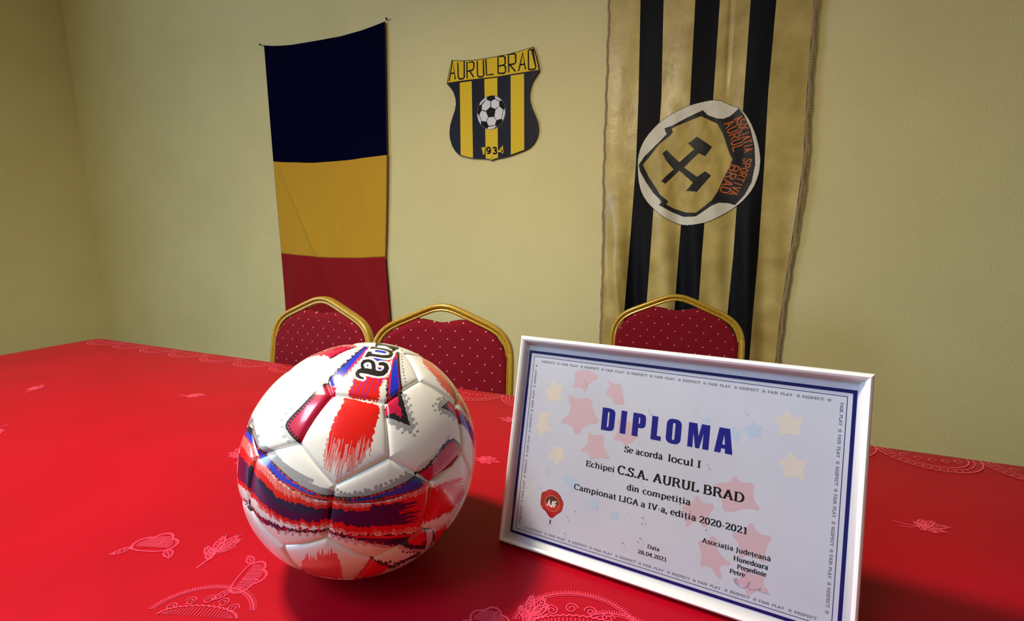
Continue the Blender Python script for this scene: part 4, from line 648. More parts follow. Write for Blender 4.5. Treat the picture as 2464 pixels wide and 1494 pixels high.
def np_mesh(name, V, F, colors, m_, parent):
    me = bpy.data.meshes.new(name)
    me.vertices.add(len(V))
    me.vertices.foreach_set('co', np.ascontiguousarray(V, dtype=np.float32).ravel())
    k = F.shape[1]
    me.loops.add(len(F) * k)
    me.loops.foreach_set('vertex_index', np.ascontiguousarray(F, dtype=np.int32).ravel())
    me.polygons.add(len(F))
    me.polygons.foreach_set('loop_start', np.arange(0, len(F) * k, k, dtype=np.int32))
    me.polygons.foreach_set('use_smooth', np.ones(len(F), dtype=bool))
    me.update(calc_edges=True)
    if colors is not None:
        a = me.attributes.new('dye', 'FLOAT_COLOR', 'POINT')
        a.data.foreach_set('color', np.concatenate([colors, np.ones((len(V), 1))], 1).astype(np.float32).ravel())
    me.materials.append(m_)
    me.validate()
    o = bpy.data.objects.new(name, me)
    return link(o, parent)

step = 0.0014
gx = np.arange(-0.275, 0.205, step); gz = np.arange(1.09, 1.60, step)
GX, GZ = np.meshgrid(gx, gz)
P2 = np.stack([GX.ravel(), GZ.ravel()], 1)
ins = inside(P2, EMBLEM['patch'])
C_ = np.tile(np.array([[0.72, 0.69, 0.58]]), (len(P2), 1))
BLK = (0.008, 0.008, 0.010); GLD = (0.50, 0.37, 0.10); ORG = (0.62, 0.13, 0.02)
sd = stroke_sd(P2 * 1000, np.array(EMBLEM['patch'] + [EMBLEM['patch'][0]]) * 1000, 2.6)
C_[sd < 0] = BLK
C_[inside(P2, EMBLEM['black'])] = BLK
gm = inside(P2, EMBLEM['gold'])
nz = vnoise(P2[:, 0] * 60, P2[:, 1] * 30, 3)
C_[gm] = np.array(GLD) * (0.85 + 0.3 * nz[gm])[:, None]
C_[inside(P2, EMBLEM['h1'])] = BLK
def word_on_path(word, path, h, wfac, hw):
    P = resample(path, 0.0005)
    seg = np.hypot(*(P[1:] - P[:-1]).T); s = np.concatenate([[0], np.cumsum(seg)])
    n = len(word)
    adv = s[-1] / n
    out = []
    for i, ch in enumerate(word):
        if ch == ' ':
            continue
        c = (i + 0.5) * adv
        x = np.interp(c, s, P[:, 0]); y = np.interp(c, s, P[:, 1])
        x2 = np.interp(c + 0.004, s, P[:, 0]); y2 = np.interp(c + 0.004, s, P[:, 1])
        x1 = np.interp(c - 0.004, s, P[:, 0]); y1 = np.interp(c - 0.004, s, P[:, 1])
        d = np.array([x2 - x1, y2 - y1]); d /= np.linalg.norm(d)
        nrm = np.array([-d[1], d[0]])   # letters stand to the right of a path running down
        w = adv * wfac * (0.4 if ch == 'I' else 1)
        for stq in SANS[ch]:
            out.append([np.array([x, y]) + d * (a - 0.5) * w + nrm * b * h for a, b in stq])
    return out
for word, pth, h in (('AURUL', EMBLEM['let'][0], 0.034), ('BRAD', EMBLEM['let'][1], 0.034), ('ASOCIATIA', EMBLEM['let'][2], 0.027), ('SPORTIVA', EMBLEM['let'][3], 0.027)):
    for stq in word_on_path(word, np.array(pth), h, 0.72, 1):
        d_ = stroke_sd(P2 * 1000, np.array(stq) * 1000, 2.1 if h > 0.03 else 1.8)
        C_[d_ < 0] = ORG
V = np.stack([P2[:, 0], -cf_y(P2[:, 0], P2[:, 1]) - 0.0022 - 0.0008 * vnoise(P2[:, 0] * 70, P2[:, 1] * 50, 5), P2[:, 1] - 0.55], 1)
nx = len(gx); nzr = len(gz)
ii = np.arange(nx * nzr).reshape(nzr, nx)
F = np.stack([ii[:-1, :-1].ravel(), ii[:-1, 1:].ravel(), ii[1:, 1:].ravel(), ii[1:, :-1].ravel()], 1)
F = F[ins[F].all(1)]
used = np.unique(F)
remap = -np.ones(len(V), int); remap[used] = np.arange(len(used))
m_patch = attr_material('emblem_cloth', 0.5, 0.35, sheen=0.15)
add_bump(m_patch, 55, 0.5, 0.0015, 4)
np_mesh('emblem_patch', V[used], remap[F], C_[used], m_patch, cflag)['label'] = 'round white patch with a shield, crossed hammers and orange lettering'
# ================================================================ CHAIRS
m_cgold = mat('gold_enamel', (0.42, 0.235, 0.022), 0.33, metal=0.25, spec=0.6, coat=0.35)
noise_color(m_cgold, (0.40, 0.225, 0.012), (0.56, 0.35, 0.035), 260, 3, lo=0.4, hi=0.62)
m_fabric = mat('chair_fabric', (0.2, 0.005, 0.015), 0.8, spec=0.08, sheen=0.03)
def fabric_nodes(m):
    tc = N(m, 'ShaderNodeTexCoord')
    sx = N(m, 'ShaderNodeSeparateXYZ')
    LK(m, tc.outputs['Object'], sx.inputs[0])
    def math_(op, a, b=None, val=None):
        n = N(m, 'ShaderNodeMath', operation=op)
        if hasattr(a, 'links'):
            LK(m, a, n.inputs[0])
        else:
            n.inputs[0].default_value = a
        if b is not None:
            if hasattr(b, 'links'):
                LK(m, b, n.inputs[1])
            else:
                n.inputs[1].default_value = b
        return n.outputs[0]
    u = math_('DIVIDE', sx.outputs['X'], 0.0455)
    v = math_('DIVIDE', sx.outputs['Z'], 0.0470)
    v2 = math_('ADD', v, 0.14)
    p = math_('PINGPONG', math_('ADD', math_('ADD', u, v2), 20.0), 0.5)
    q = math_('PINGPONG', math_('ADD', math_('SUBTRACT', u, v2), 20.0), 0.5)
    # p, q: 0 on the woven lines, both 0 at the dots
    d = math_('SQRT', math_('ADD', math_('MULTIPLY', p, p), math_('MULTIPLY', q, q)))
    dot = math_('LESS_THAN', d, 0.052)
    line = math_('LESS_THAN', math_('MINIMUM', p, q), 0.034)
    rib = N(m, 'ShaderNodeTexWave', wave_type='BANDS', bands_direction='X')
    rib.inputs['Scale'].default_value = 130
    rib.inputs['Distortion'].default_value = 2.5
    rib.inputs['Detail'].default_value = 1
    rib.inputs['Detail Scale'].default_value = 3
    LK(m, tc.outputs['Object'], rib.inputs['Vector'])
    mx = N(m, 'ShaderNodeMix', data_type='RGBA')
    mx.inputs[6].default_value = (0.13, 0.002, 0.007, 1)
    mx.inputs[7].default_value = (0.24, 0.008, 0.018, 1)
    LK(m, rib.outputs['Fac'], mx.inputs[0])
    mx2 = N(m, 'ShaderNodeMix', data_type='RGBA')
    mx2.inputs[7].default_value = (0.20, 0.007, 0.024, 1)
    LK(m, line, mx2.inputs[0])
    LK(m, mx.outputs[2], mx2.inputs[6])
    mx3 = N(m, 'ShaderNodeMix', data_type='RGBA')
    mx3.inputs[7].default_value = (0.75, 0.47, 0.30, 1)
    LK(m, dot, mx3.inputs[0])
    LK(m, mx2.outputs[2], mx3.inputs[6])
    LK(m, mx3.outputs[2], bsdf(m).inputs['Base Color'])
    h = math_('ADD', math_('MULTIPLY', rib.outputs['Fac'], 0.4), math_('MULTIPLY', line, 0.8))
    bu = N(m, 'ShaderNodeBump')
    bu.inputs['Strength'].default_value = 0.4
    bu.inputs['Distance'].default_value = 0.0006
    LK(m, h, bu.inputs['Height'])
    LK(m, bu.outputs['Normal'], bsdf(m).inputs['Normal'])
fabric_nodes(m_fabric)

inner_pts = [(-.199, .64), (-.199, .70), (-.195, .726), (-.185, .749), (-.162, .778), (-.132, .795), (-.066, .825), (-.027, .843), (0, .848), (.027, .843), (.066, .825), (.132, .795), (.162, .778), (.185, .749), (.195, .726), (.199, .70), (.199, .64)]
def lean(z):
    return (z - 0.76) * 0.16
def rail_path():
    R_ = [(0, .8595), (.022, .8575), (.045, .850), (.078, .836), (.110, .822), (.142, .8085), (.166, .796), (.186, .779), (.201, .756), (.2085, .728), (.210, .69), (.2095, .62), (.207, .55), (.205, .48), (.205, .42), (.207, .30), (.212, .15), (.218, 0.0)]
    half = smooth_path([(x, z, 0) for x, z in R_], n=2)
    pts = [(-p.x, p.y) for p in reversed(half)] + [(p.x, p.y) for p in half[1:]]
    out = []
    for x, z in pts:
        y = lean(z) if z > 0.45 else lean(0.45) + (0.45 - z) * 0.16
        out.append(Vector((x, y, z)))
    return out
def make_chair(label, loc, rot, group):
    t = thing('banquet_chair', label, 'chair', loc, rot, group)
    path = rail_path()
    fr = []
    for i in range(len(path)):
        d = (path[min(i + 1, len(path) - 1)] - path[max(i - 1, 0)]).normalized()
        b = Vector((0, 1, 0)); b = (b - d * b.dot(d)).normalized()
        fr.append((b.cross(d).normalized(), b))
    # n points outwards; b points away from the sitter. Front face has two beads and a groove
    prof = [(-0.0095, -0.009), (-0.0085, -0.0125), (-0.005, -0.014), (-0.001, -0.0135), (0.0012, -0.011), (0.0025, -0.0085), (0.0045, -0.0085), (0.006, -0.0105), (0.0085, -0.0105), (0.0105, -0.008),
            (0.0112, -0.003), (0.0098, -0.001), (0.0098, 0.002), (0.0112, 0.004), (0.0105, 0.010), (0.007, 0.0125), (-0.006, 0.0125), (-0.009, 0.010)]
    prof = [(a * 1.14, b) for a, b in prof]
    v, f = sweep(path, fr, prof)
    mesh_obj('back_frame', v, f, m_cgold, t, smooth=True)
    # padded back with a dipped top edge under the hand opening
    ix = [p[0] for p in inner_pts]; iz = [p[1] for p in inner_pts]
    dip = ([-.074, -.060, -.035, -.012, 0, .012, .035, .060, .074], [.8215, .8235, .8195, .8145, .8135, .8145, .8195, .8235, .8215])
    def topz(x):
        z = float(np.interp(x, ix[2:-2], iz[2:-2])) + 0.004
        if abs(x) < .074:
            z = min(z, float(np.interp(x, *dip)))
        return z
    nu, nv = 64, 40
    vv, ff = [], []
    for side in (0, 1):
        for j in range(nv + 1):
            for i in range(nu + 1):
                a = i / nu * 2 - 1
                x = 0.2045 * math.sin(a * math.pi / 2) * 0.35 + 0.2045 * a * 0.65
                z1 = topz(max(-.195, min(.195, x)))
                if abs(x) > .195:
                    z1 = 0.726
                z0 = 0.50
                s = j / nv
                s = 1 - (1 - s) ** 1.25
                z = z0 + (z1 - z0) * s
                e = min(0.2045 - abs(x), z1 - z, z - z0)
                puff = math.sqrt(max(0, 1 - (1 - min(1, e / 0.022)) ** 2))
                y = lean(z) + (-0.003 - 0.013 * puff if side == 0 else 0.004 + 0.006 * puff)
                vv.append((x, y, z))
        b0 = side * (nu + 1) * (nv + 1)
        for j in range(nv):
            for i in range(nu):
                a = b0 + j * (nu + 1) + i
                q = (a, a + 1, a + nu + 2, a + nu + 1)
                ff.append(q if side == 0 else q[::-1])
    n1 = (nu + 1) * (nv + 1)
    border = [i for i in range(nu)] + [nu + j * (nu + 1) for j in range(nv)] + [nv * (nu + 1) + nu - i for i in range(nu)] + [(nv - j) * (nu + 1) for j in range(nv)]
    for k in range(len(border)):
        a, b = border[k], border[(k + 1) % len(border)]
        ff.append((a, a + n1, b + n1, b))
    mesh_obj('backrest', vv, ff, m_fabric, t, smooth=True)
    # seat, seat frame, front legs, stretchers
    s = box('seat', -0.205, 0.205, -0.47, -0.055, 0.43, 0.475, m_fabric, t, bevel=0.018)
    box('seat_frame', -0.200, 0.200, -0.465, -0.04, 0.405, 0.428, m_cgold, t, bevel=0.004)
    for sx in (-1, 1):
        tube('leg', [(sx * 0.19, -0.45, 0.41), (sx * 0.195, -0.46, 0.2), (sx * 0.20, -0.475, 0.0)], 0.011, m_cgold, t)
        tube('stretcher', [(sx * 0.197, -0.462, 0.17), (sx * 0.208, 0.0, 0.17)], 0.007, m_cgold, t, 8, Vector((0, 0, 1)))
    return t
CG = 'banquet chairs behind the table'
def rest(x, y, deg):
    return ((x, y, 0), math.radians(deg))
for (x, y, dg), lab in (((-1.1619, 1.178, -1.9), 'gold-framed banquet chair with dotted red back in front of the tricolour flag'),
                        ((-0.707, 1.187, 13.5), 'gold-framed banquet chair with dotted red back below the shield-shaped crest sign'),
                        ((-0.0695, 1.680, 3.3), 'gold-framed banquet chair with dotted red back standing before the striped club flag')):
    loc, rz = rest(x, y, dg)
    make_chair(lab, loc, rz, CG)
# ================================================================ TABLE AND CLOTH
TX0, TX1, TY0, TY1, TZ = -1.75, 1.15, 0.02, 0.845, 0.75
table = thing('dining_table', 'long table completely covered by the red damask cloth', 'table', (-0.3, 0.43, 0))
box('table_top', TX0 + 0.3 + 0.01, TX1 + 0.3 - 0.01, TY0 - 0.43 + 0.01, TY1 - 0.43 - 0.01, 0.71, 0.7465, m_dark, table, 0.004)
for lx in (TX0 + 0.38, TX1 + 0.22):
    for ly in (-0.34, 0.34):
        box('leg', lx - 0.025, lx + 0.025, ly - 0.025, ly + 0.025, 0, 0.71, m_dark, table, 0.003)

m_cloth = mat('red_satin', rough=0.42, spec=0.16, sheen=0.05)
bsdf(m_cloth).inputs['Sheen Tint'].default_value = (1.0, 0.25, 0.3, 1)
bsdf(m_cloth).inputs['Sheen Roughness'].default_value = 0.35
noise_color(m_cloth, (0.31, 0.0003, 0.008), (0.355, 0.0005, 0.011), 6, 3)
add_bump(m_cloth, 900, 0.18, 0.0004, 1)
def cloth_z(x, y):
    return TZ + 0.0006 * math.sin(x * 9 + 3 * y) * math.sin(y * 11 - 2 * x) * 0.5
vs, fs = [], []
xs = np.linspace(TX0, TX1, 118); ys = np.linspace(TY0, TY1, 36)
for y in ys:
    for x in xs:
        vs.append((x, y, cloth_z(x, y)))
nx_ = len(xs)
for j in range(len(ys) - 1):
    for i in range(nx_ - 1):
        a = j * nx_ + i
        fs.append((a, a + 1, a + nx_ + 1, a + nx_))
border = [i for i in range(nx_ - 1)] + [nx_ - 1 + j * nx_ for j in range(len(ys) - 1)] + [(len(ys) - 1) * nx_ + nx_ - 1 - i for i in range(nx_ - 1)] + [(len(ys) - 1 - j) * nx_ for j in range(len(ys) - 1)]
prev = border
L = 0.0
peri = []
for k, bi in enumerate(border):
    p = vs[bi]; q = vs[border[k - 1]]
    L += math.hypot(p[0] - q[0], p[1] - q[1]) if k else 0
    peri.append(L)
for r in range(1, 11):
    cur = []
    dz = [0.003, 0.010, 0.022, 0.04, 0.07, 0.10, 0.13, 0.16, 0.195, 0.23][r - 1]
    for k, bi in enumerate(border):
        x, y, z = vs[bi]
        nxn = -1 if x <= TX0 + 1e-6 else (1 if x >= TX1 - 1e-6 else 0)
        nyn = -1 if y <= TY0 + 1e-6 else (1 if y >= TY1 - 1e-6 else 0)
        off = 0.004 + min(dz, 0.012) * 0.4 + dz * (0.06 + 0.05 * math.sin(peri[k] * 22) + 0.03 * math.sin(peri[k] * 41 + 1))
        vs.append((x + nxn * off, y + nyn * off, z - dz))
        cur.append(len(vs) - 1)
    for k in range(len(border)):
        k2 = (k + 1) % len(border)
        fs.append((prev[k2], prev[k], cur[k], cur[k2]))
    prev = cur
cloth = mesh_obj('tablecloth', [(a + 0.3, b - 0.43, c - 0.7) for a, b, c in vs], fs, m_cloth, None, smooth=True)
cloth.location = (-0.3, 0.43, 0.7)
tag(cloth, 'bright red satin damask tablecloth with woven flowers and scrollwork', 'tablecloth')

# damask weave: raised, shinier threads laid on the cloth
m_thread = mat('damask_thread', (0.74, 0.03, 0.085), 0.32, spec=0.6, sheen=0.3)
bsdf(m_thread).inputs['Sheen Tint'].default_value = (1.0, 0.45, 0.5, 1)
def motif(name, draw, x, y, rot=0, sc=1.0):
    ca, sa = math.cos(rot), math.sin(rot)
    g = Geo(lambda a, b, l: ((x + (a * ca - b * sa) * sc) + 0.3, (y + (a * sa + b * ca) * sc) - 0.43, cloth_z(x, y) - 0.7 + 0.00045 + l))
    g.eps = 2e-6
    draw(g)
    o = g.build(name, m_thread, cloth)
    return o
rnd = random.Random(3)
def jit(P, a=0.0004):
    return [(x + rnd.uniform(-a, a), y + rnd.uniform(-a, a)) for x, y in P]
def leaf(g, bx, by, ang, L_, W_, w=0.0006, ribs=5):
    ca, sa = math.cos(ang), math.sin(ang)
    T = lambda u, v: (bx + u * ca - v * sa, by + u * sa + v * ca)
    out = []
    n = 12
    for i in range(n + 1):
        t = i / n
        out.append(T(L_ * t, W_ * math.sin(math.pi * t ** 0.8) * (1 + 0.16 * (i % 2))))
    for i in range(n, -1, -1):
        t = i / n
        out.append(T(L_ * t, -W_ * math.sin(math.pi * t ** 0.8) * (1 + 0.16 * (i % 2))))
    g.ribbon(out, w, 0)
    g.ribbon([T(0, 0), T(L_ * .85, 0)], w * 0.6, 0.0001)
    for k in range(1, ribs):
        t = k / ribs
        h = W_ * math.sin(math.pi * t ** 0.8) * 0.75
        g.ribbon([T(L_ * t * 0.9, 0), T(L_ * min(1, t + .12), h)], w * 0.45, 0.0001)
        g.ribbon([T(L_ * t * 0.9, 0), T(L_ * min(1, t + .12), -h)], w * 0.45, 0.0001)
def sprig(g):
    # a small sprig pointing along +x
    g.ribbon([(-0.030, 0.009), (-0.018, 0.002), (-0.004, 0)], 0.0008, 0)
    g.ribbon([(-0.030, -0.002), (-0.016, -0.004), (-0.004, -0.001)], 0.0007, 0)
    for a, L_, W_ in ((0, 0.034, 0.0045), (0.45, 0.026, 0.004), (-0.5, 0.024, 0.004), (0.95, 0.018, 0.0038), (-1.1, 0.017, 0.0038), (2.0, 0.010, 0.003), (-2.1, 0.012, 0.003)):
        leaf(g, 0, 0, a, L_, W_, 0.0009, 4)
def bloom(g):
    # fan of scalloped hatched petals opening towards +y
    R_ = 0.027
    out = []
    n = 44
    for i in range(n + 1):
        a = math.radians(-15 + 210 * i / n)
        lob = abs(math.sin((a + 0.26) * 2.6))
        rr = R_ * (0.78 + 0.22 * lob) * (1 + 0.035 * (i % 2))
        out.append((rr * math.cos(a), rr * math.sin(a) * 0.95))
    g.ribbon(out, 0.0008, 0)
    g.ribbon([(x * 0.93, y * 0.93) for x, y in out], 0.0004, 0)
    for x in np.arange(-0.020, 0.021, 0.0016):
        h = math.sqrt(max(0, (R_ * 0.80) ** 2 - x * x)) * 0.92
        g.ribbon([(x, 0.0), (x * 1.02, h)], 0.00042, 0)
    g.ribbon([(0.003, 0), (0.006, 0.008), (0.003, 0.014), (0.007, 0.021)], 0.0007, 0.0002)
    leaf(g, -0.022, -0.003, -2.4, 0.020, 0.004, 0.0008, 4)
    leaf(g, 0.022, -0.003, -0.7, 0.020, 0.004, 0.0008, 4)
    g.ribbon([(-0.024, -0.004), (-0.010, -0.007), (0.010, -0.007), (0.024, -0.004)], 0.0009, 0)
def tulip(g):
    leaf(g, 0, 0, 1.25, 0.030, 0.0050, 0.0009, 6)
    leaf(g, 0.001, 0.0, 0.95, 0.026, 0.0045, 0.0009, 6)
    leaf(g, -0.001, 0.0, 1.75, 0.028, 0.0042, 0.0009, 6)
    leaf(g, -0.002, -0.004, 2.35, 0.018, 0.0036, 0.0008, 4)
    leaf(g, 0.001, -0.012, 2.0, 0.022, 0.0036, 0.0008, 4)
    g.ribbon([(0, 0), (0.000, -0.012), (-0.004, -0.024)], 0.0010, 0)
    g.ribbon([(0.002, -0.004), (0.012, 0.002), (0.018, 0.008)], 0.0007, 0)
def cartouche(g):
    # arched scrollwork band: double rim, toothed outer edge, inner scrolls
    def rim(r, n=60):
        return [(0.052 * r * math.cos(a), 0.040 * r * math.sin(a)) for a in [math.radians(20 + 150 * i / n) for i in range(n + 1)]]
    g.ribbon(rim(1.0), 0.0007, 0)
    g.ribbon(rim(0.95), 0.0004, 0)
    for a in [math.radians(20 + 150 * i / 56) for i in range(57)]:
        g.ribbon([(0.052 * math.cos(a), 0.040 * math.sin(a)), (0.0555 * math.cos(a), 0.0435 * math.sin(a))], 0.00042, 0)
    def spiral(cx, cy, r, d, tn=1.6):
        return [(cx + d * r * (1 - t / tn * 0.8) * math.cos(2 * math.pi * t), cy + r * (1 - t / tn * 0.8) * math.sin(2 * math.pi * t)) for t in [tn * k / 26 for k in range(27)]]
    for cx_, cy_, r, d in ((0.028, 0.014, 0.006, 1), (0.014, 0.020, 0.006, -1), (-0.003, 0.0225, 0.006, 1), (-0.020, 0.019, 0.006, -1), (-0.034, 0.011, 0.005, 1)):
        g.ribbon(spiral(cx_, cy_, r, d), 0.00055, 0.0001)
    inner = [(0.040 * math.cos(a) * (1 + 0.03 * (i % 2)), 0.014 * math.sin(a) * (1 + 0.12 * (i % 2))) for i, a in enumerate([math.radians(10 + 165 * k / 40) for k in range(41)])]
    g.ribbon(inner, 0.0007, 0)
    for k in range(28):
        a = math.radians(18 + 150 * k / 27)
        g.ribbon([(0.036 * math.cos(a), 0.002), (0.037 * math.cos(a), 0.0125 * math.sin(a))], 0.0004, 0)
motif('woven_bloom', bloom, -0.149, 0.315, 0.1, 0.66)
motif('woven_tulip', tulip, -0.119, 0.336, 0.05, 0.85)
motif('woven_scrollwork', cartouche, -0.078, 0.336, 0.30)
motif('woven_scrollwork', cartouche, -0.030, 0.322, -0.55)
motif('woven_bloom', bloom, -0.025, 0.300, -0.4, 0.8)
motif('woven_bloom', bloom, -0.390, 0.276, -1.2, 0.8)
motif('woven_scrollwork', cartouche, -0.385, 0.225, 0.3, 0.9)
motif('woven_tulip', tulip, -0.45, 0.29, 0.4, 1.0)
motif('woven_bloom', bloom, -0.52, 0.27, 0.3, 0.9)
motif('woven_sprig', sprig, -0.280, 0.577, 0.0, 0.85)
motif('woven_sprig', sprig, -0.290, 0.728, math.pi, 0.85)
for x, y, r in ((-0.95, 0.60, 0.4), (-1.3, 0.5, 2.2), (-0.72, 0.66, 1.0), (-1.08, 0.36, -0.6), (0.25, 0.62, 0.3), (0.55, 0.5, 2.0), (-0.62, 0.45, 2.6), (0.42, 0.30, 1.1)):
    motif('woven_sprig', sprig, x, y, r, 0.9)
# scalloped lace-like border woven along the far edge
def border_lace(g):
    for k in range(-10, 13):
        x0 = k * 0.125 - 0.01
        for rr, hw in ((1.0, 0.0009), (0.86, 0.0006), (0.76, 0.0008)):
            P = []
            for i in range(33):
                a = math.pi * i / 32
                jag = (1 + 0.03 * (i % 2))
                P.append((x0 + 0.0625 * rr * math.cos(a), 0.058 - 0.056 * rr * math.sin(a) * jag))
            g.ribbon(P, hw, 0)
        for i in range(1, 20):
            a = math.pi * i / 20
            g.ribbon([(x0 + 0.0625 * 0.86 * math.cos(a), 0.058 - 0.056 * 0.86 * math.sin(a)), (x0 + 0.0625 * 0.98 * math.cos(a + .05), 0.058 - 0.056 * 0.98 * math.sin(a + .05))], 0.0006, 0)
        for i in range(5):
            cx_ = x0 - 0.032 + 0.016 * i
            g.ribbon([(cx_ + 0.0045 * math.cos(t), 0.044 + 0.0055 * math.sin(t) - 0.010 * math.sin(math.pi * (i + .5) / 5)) for t in [k2 * 0.6 for k2 in range(9)]], 0.0007, 0)
def drawn(g):
    border_lace(g)
motif('woven_border', drawn, -0.41 + 0.0, TY1 - 0.062)

# ================================================================ FRAMED DIPLOMA
SC_ = 0.9908
DB = (-0.18512 * SC_, 0.41531 * SC_, 1.07707 - 0.32707 * SC_)
LEAN = math.radians(14.16)
dip = thing('framed_diploma', 'white glossy picture frame with a football diploma, leaning back on the red tablecloth', 'picture frame', DB, math.radians(-5.085))
dip.scale = (SC_, SC_, SC_)
FWD, FHT = 0.3168, 0.2232
def d3(u, w, d):
    """frame coordinates: u right, w up along the leaning frame, d behind the front face (metres)"""
    return (u, w * math.sin(LEAN) + d * math.cos(LEAN), w * math.cos(LEAN) - d * math.sin(LEAN))
m_frame = mat('white_lacquer', (0.80, 0.80, 0.84), 0.16, spec=0.6, coat=0.6)
# rail profile: (distance from the outer edge, depth behind the front)
prof = [(0.0, 0.0125), (0.0, 0.005), (0.0006, 0.0025), (0.0018, 0.0008), (0.0032, 0.0), (0.0048, 0.0006), (0.0060, 0.0022), (0.0066, 0.0042), (0.0088, 0.0082), (0.0092, 0.0100), (0.0092, 0.0125)]
def rail(p0, p1, inward):
    p0 = Vector(p0); p1 = Vector(p1); inward = Vector(inward)
    d = (p1 - p0).normalized()
    v, f = [], []
    for e, (P, sgn) in enumerate(((p0, 1), (p1, -1))):
        for t, dep in prof:
            q = P + inward * t + d * (t * sgn)
            v.append(d3(q.x, q.y, dep))
    k = len(prof)
    for i in range(k - 1):
        f.append((i, i + 1, k + i + 1, k + i))
    f.append((k - 1, 0, k, 2 * k - 1))
    f.append(tuple(range(k - 1, -1, -1)))
    f.append(tuple(range(k, 2 * k)))
    o = mesh_obj('frame_rail', v, f, m_frame, dip)
    me = o.data
    bm = bmesh.new(); bm.from_mesh(me); bmesh.ops.recalc_face_normals(bm, faces=bm.faces); bm.to_mesh(me); bm.free()
    me.polygons.foreach_set('use_smooth', [len(p.vertices) == 4 for p in me.polygons])
    me.set_sharp_from_angle(angle=math.radians(50))
    return o
rail((0, 0), (FWD, 0), (0, 1))
rail((0, FHT), (FWD, FHT), (0, -1))
rail((0, 0), (0, FHT), (1, 0))
rail((FWD, 0), (FWD, FHT), (-1, 0))
m_board = mat('back_board', (0.25, 0.17, 0.1), 0.8)
def slab(name, u0, u1, w0, w1, da, db, m, parent):
    v = [d3(u, w, d) for d in (da, db) for u, w in ((u0, w0), (u1, w0), (u1, w1), (u0, w1))]
    f = [(0, 1, 2, 3), (7, 6, 5, 4), (0, 4, 5, 1), (1, 5, 6, 2), (2, 6, 7, 3), (3, 7, 4, 0)]
    return mesh_obj(name, v, f, m, parent)
slab('back_board', 0.004, FWD - 0.004, 0.004, FHT - 0.004, 0.0100, 0.0120, m_board, dip)
# rear easel leg
ev = []
for u, w, d in ((0.135, 0.17, 0.0120), (0.182, 0.17, 0.0120), (0.182, 0.17, 0.0145), (0.135, 0.17, 0.0145)):
    ev.append(d3(u, w, d))
zt = ev[0][2]
ev += [(0.130, 0.155, 0.0005), (0.187, 0.155, 0.0005), (0.187, 0.158, 0.0005), (0.130, 0.158, 0.0005)]
mesh_obj('easel_leg', ev, [(0, 1, 2, 3), (4, 7, 6, 5), (0, 4, 5, 1), (1, 5, 6, 2), (2, 6, 7, 3), (3, 7, 4, 0)], m_board, dip)
m_paper = mat('diploma_paper', rough=0.6, spec=0.15)
noise_color(m_paper, (0.56, 0.585, 0.70), (0.60, 0.625, 0.74), 14)
PD = 0.0092
paper = slab('certificate_sheet', 0.0045, FWD - 0.0045, 0.0045, FHT - 0.0045, PD, PD + 0.0004, m_paper, dip)
dp = lambda x, y, l: d3(x / 1000.0, y / 1000.0, PD - 0.00004 - l / 1000.0)
PW, PH = 316.8, 223.2
m_ink = mat('black_ink', (0.004, 0.004, 0.008), 0.6, spec=0.05)
m_blue = mat('royal_blue_ink', (0.008, 0.008, 0.24), 0.6, spec=0.05)
m_navyi = mat('navy_ink', (0.006, 0.007, 0.12), 0.6, spec=0.05)
m_grey = mat('grey_ink', (0.05, 0.045, 0.07), 0.6, spec=0.1)
def ring(g, u0, u1, w0, w1, t, l):
    g.tri2d([[(u0, w0), (u1, w0), (u1, w0 + t), (u0, w0 + t)]], l)
    g.tri2d([[(u0, w1 - t), (u1, w1 - t), (u1, w1), (u0, w1)]], l)
    g.tri2d([[(u0, w0 + t), (u0 + t, w0 + t), (u0 + t, w1 - t), (u0, w1 - t)]], l)
    g.tri2d([[(u1 - t, w0 + t), (u1, w0 + t), (u1, w1 - t), (u1 - t, w1 - t)]], l)
g = Geo(dp); ring(g, 9.7, PW - 9.7, 10.2, 208.0, 2.9, 0.0); g.build('border_band', m_navyi, paper)
g = Geo(dp); ring(g, 16.0, PW - 16.0, 15.8, 202.2, 0.55, 0.0); g.build('border_line', m_navyi, paper)

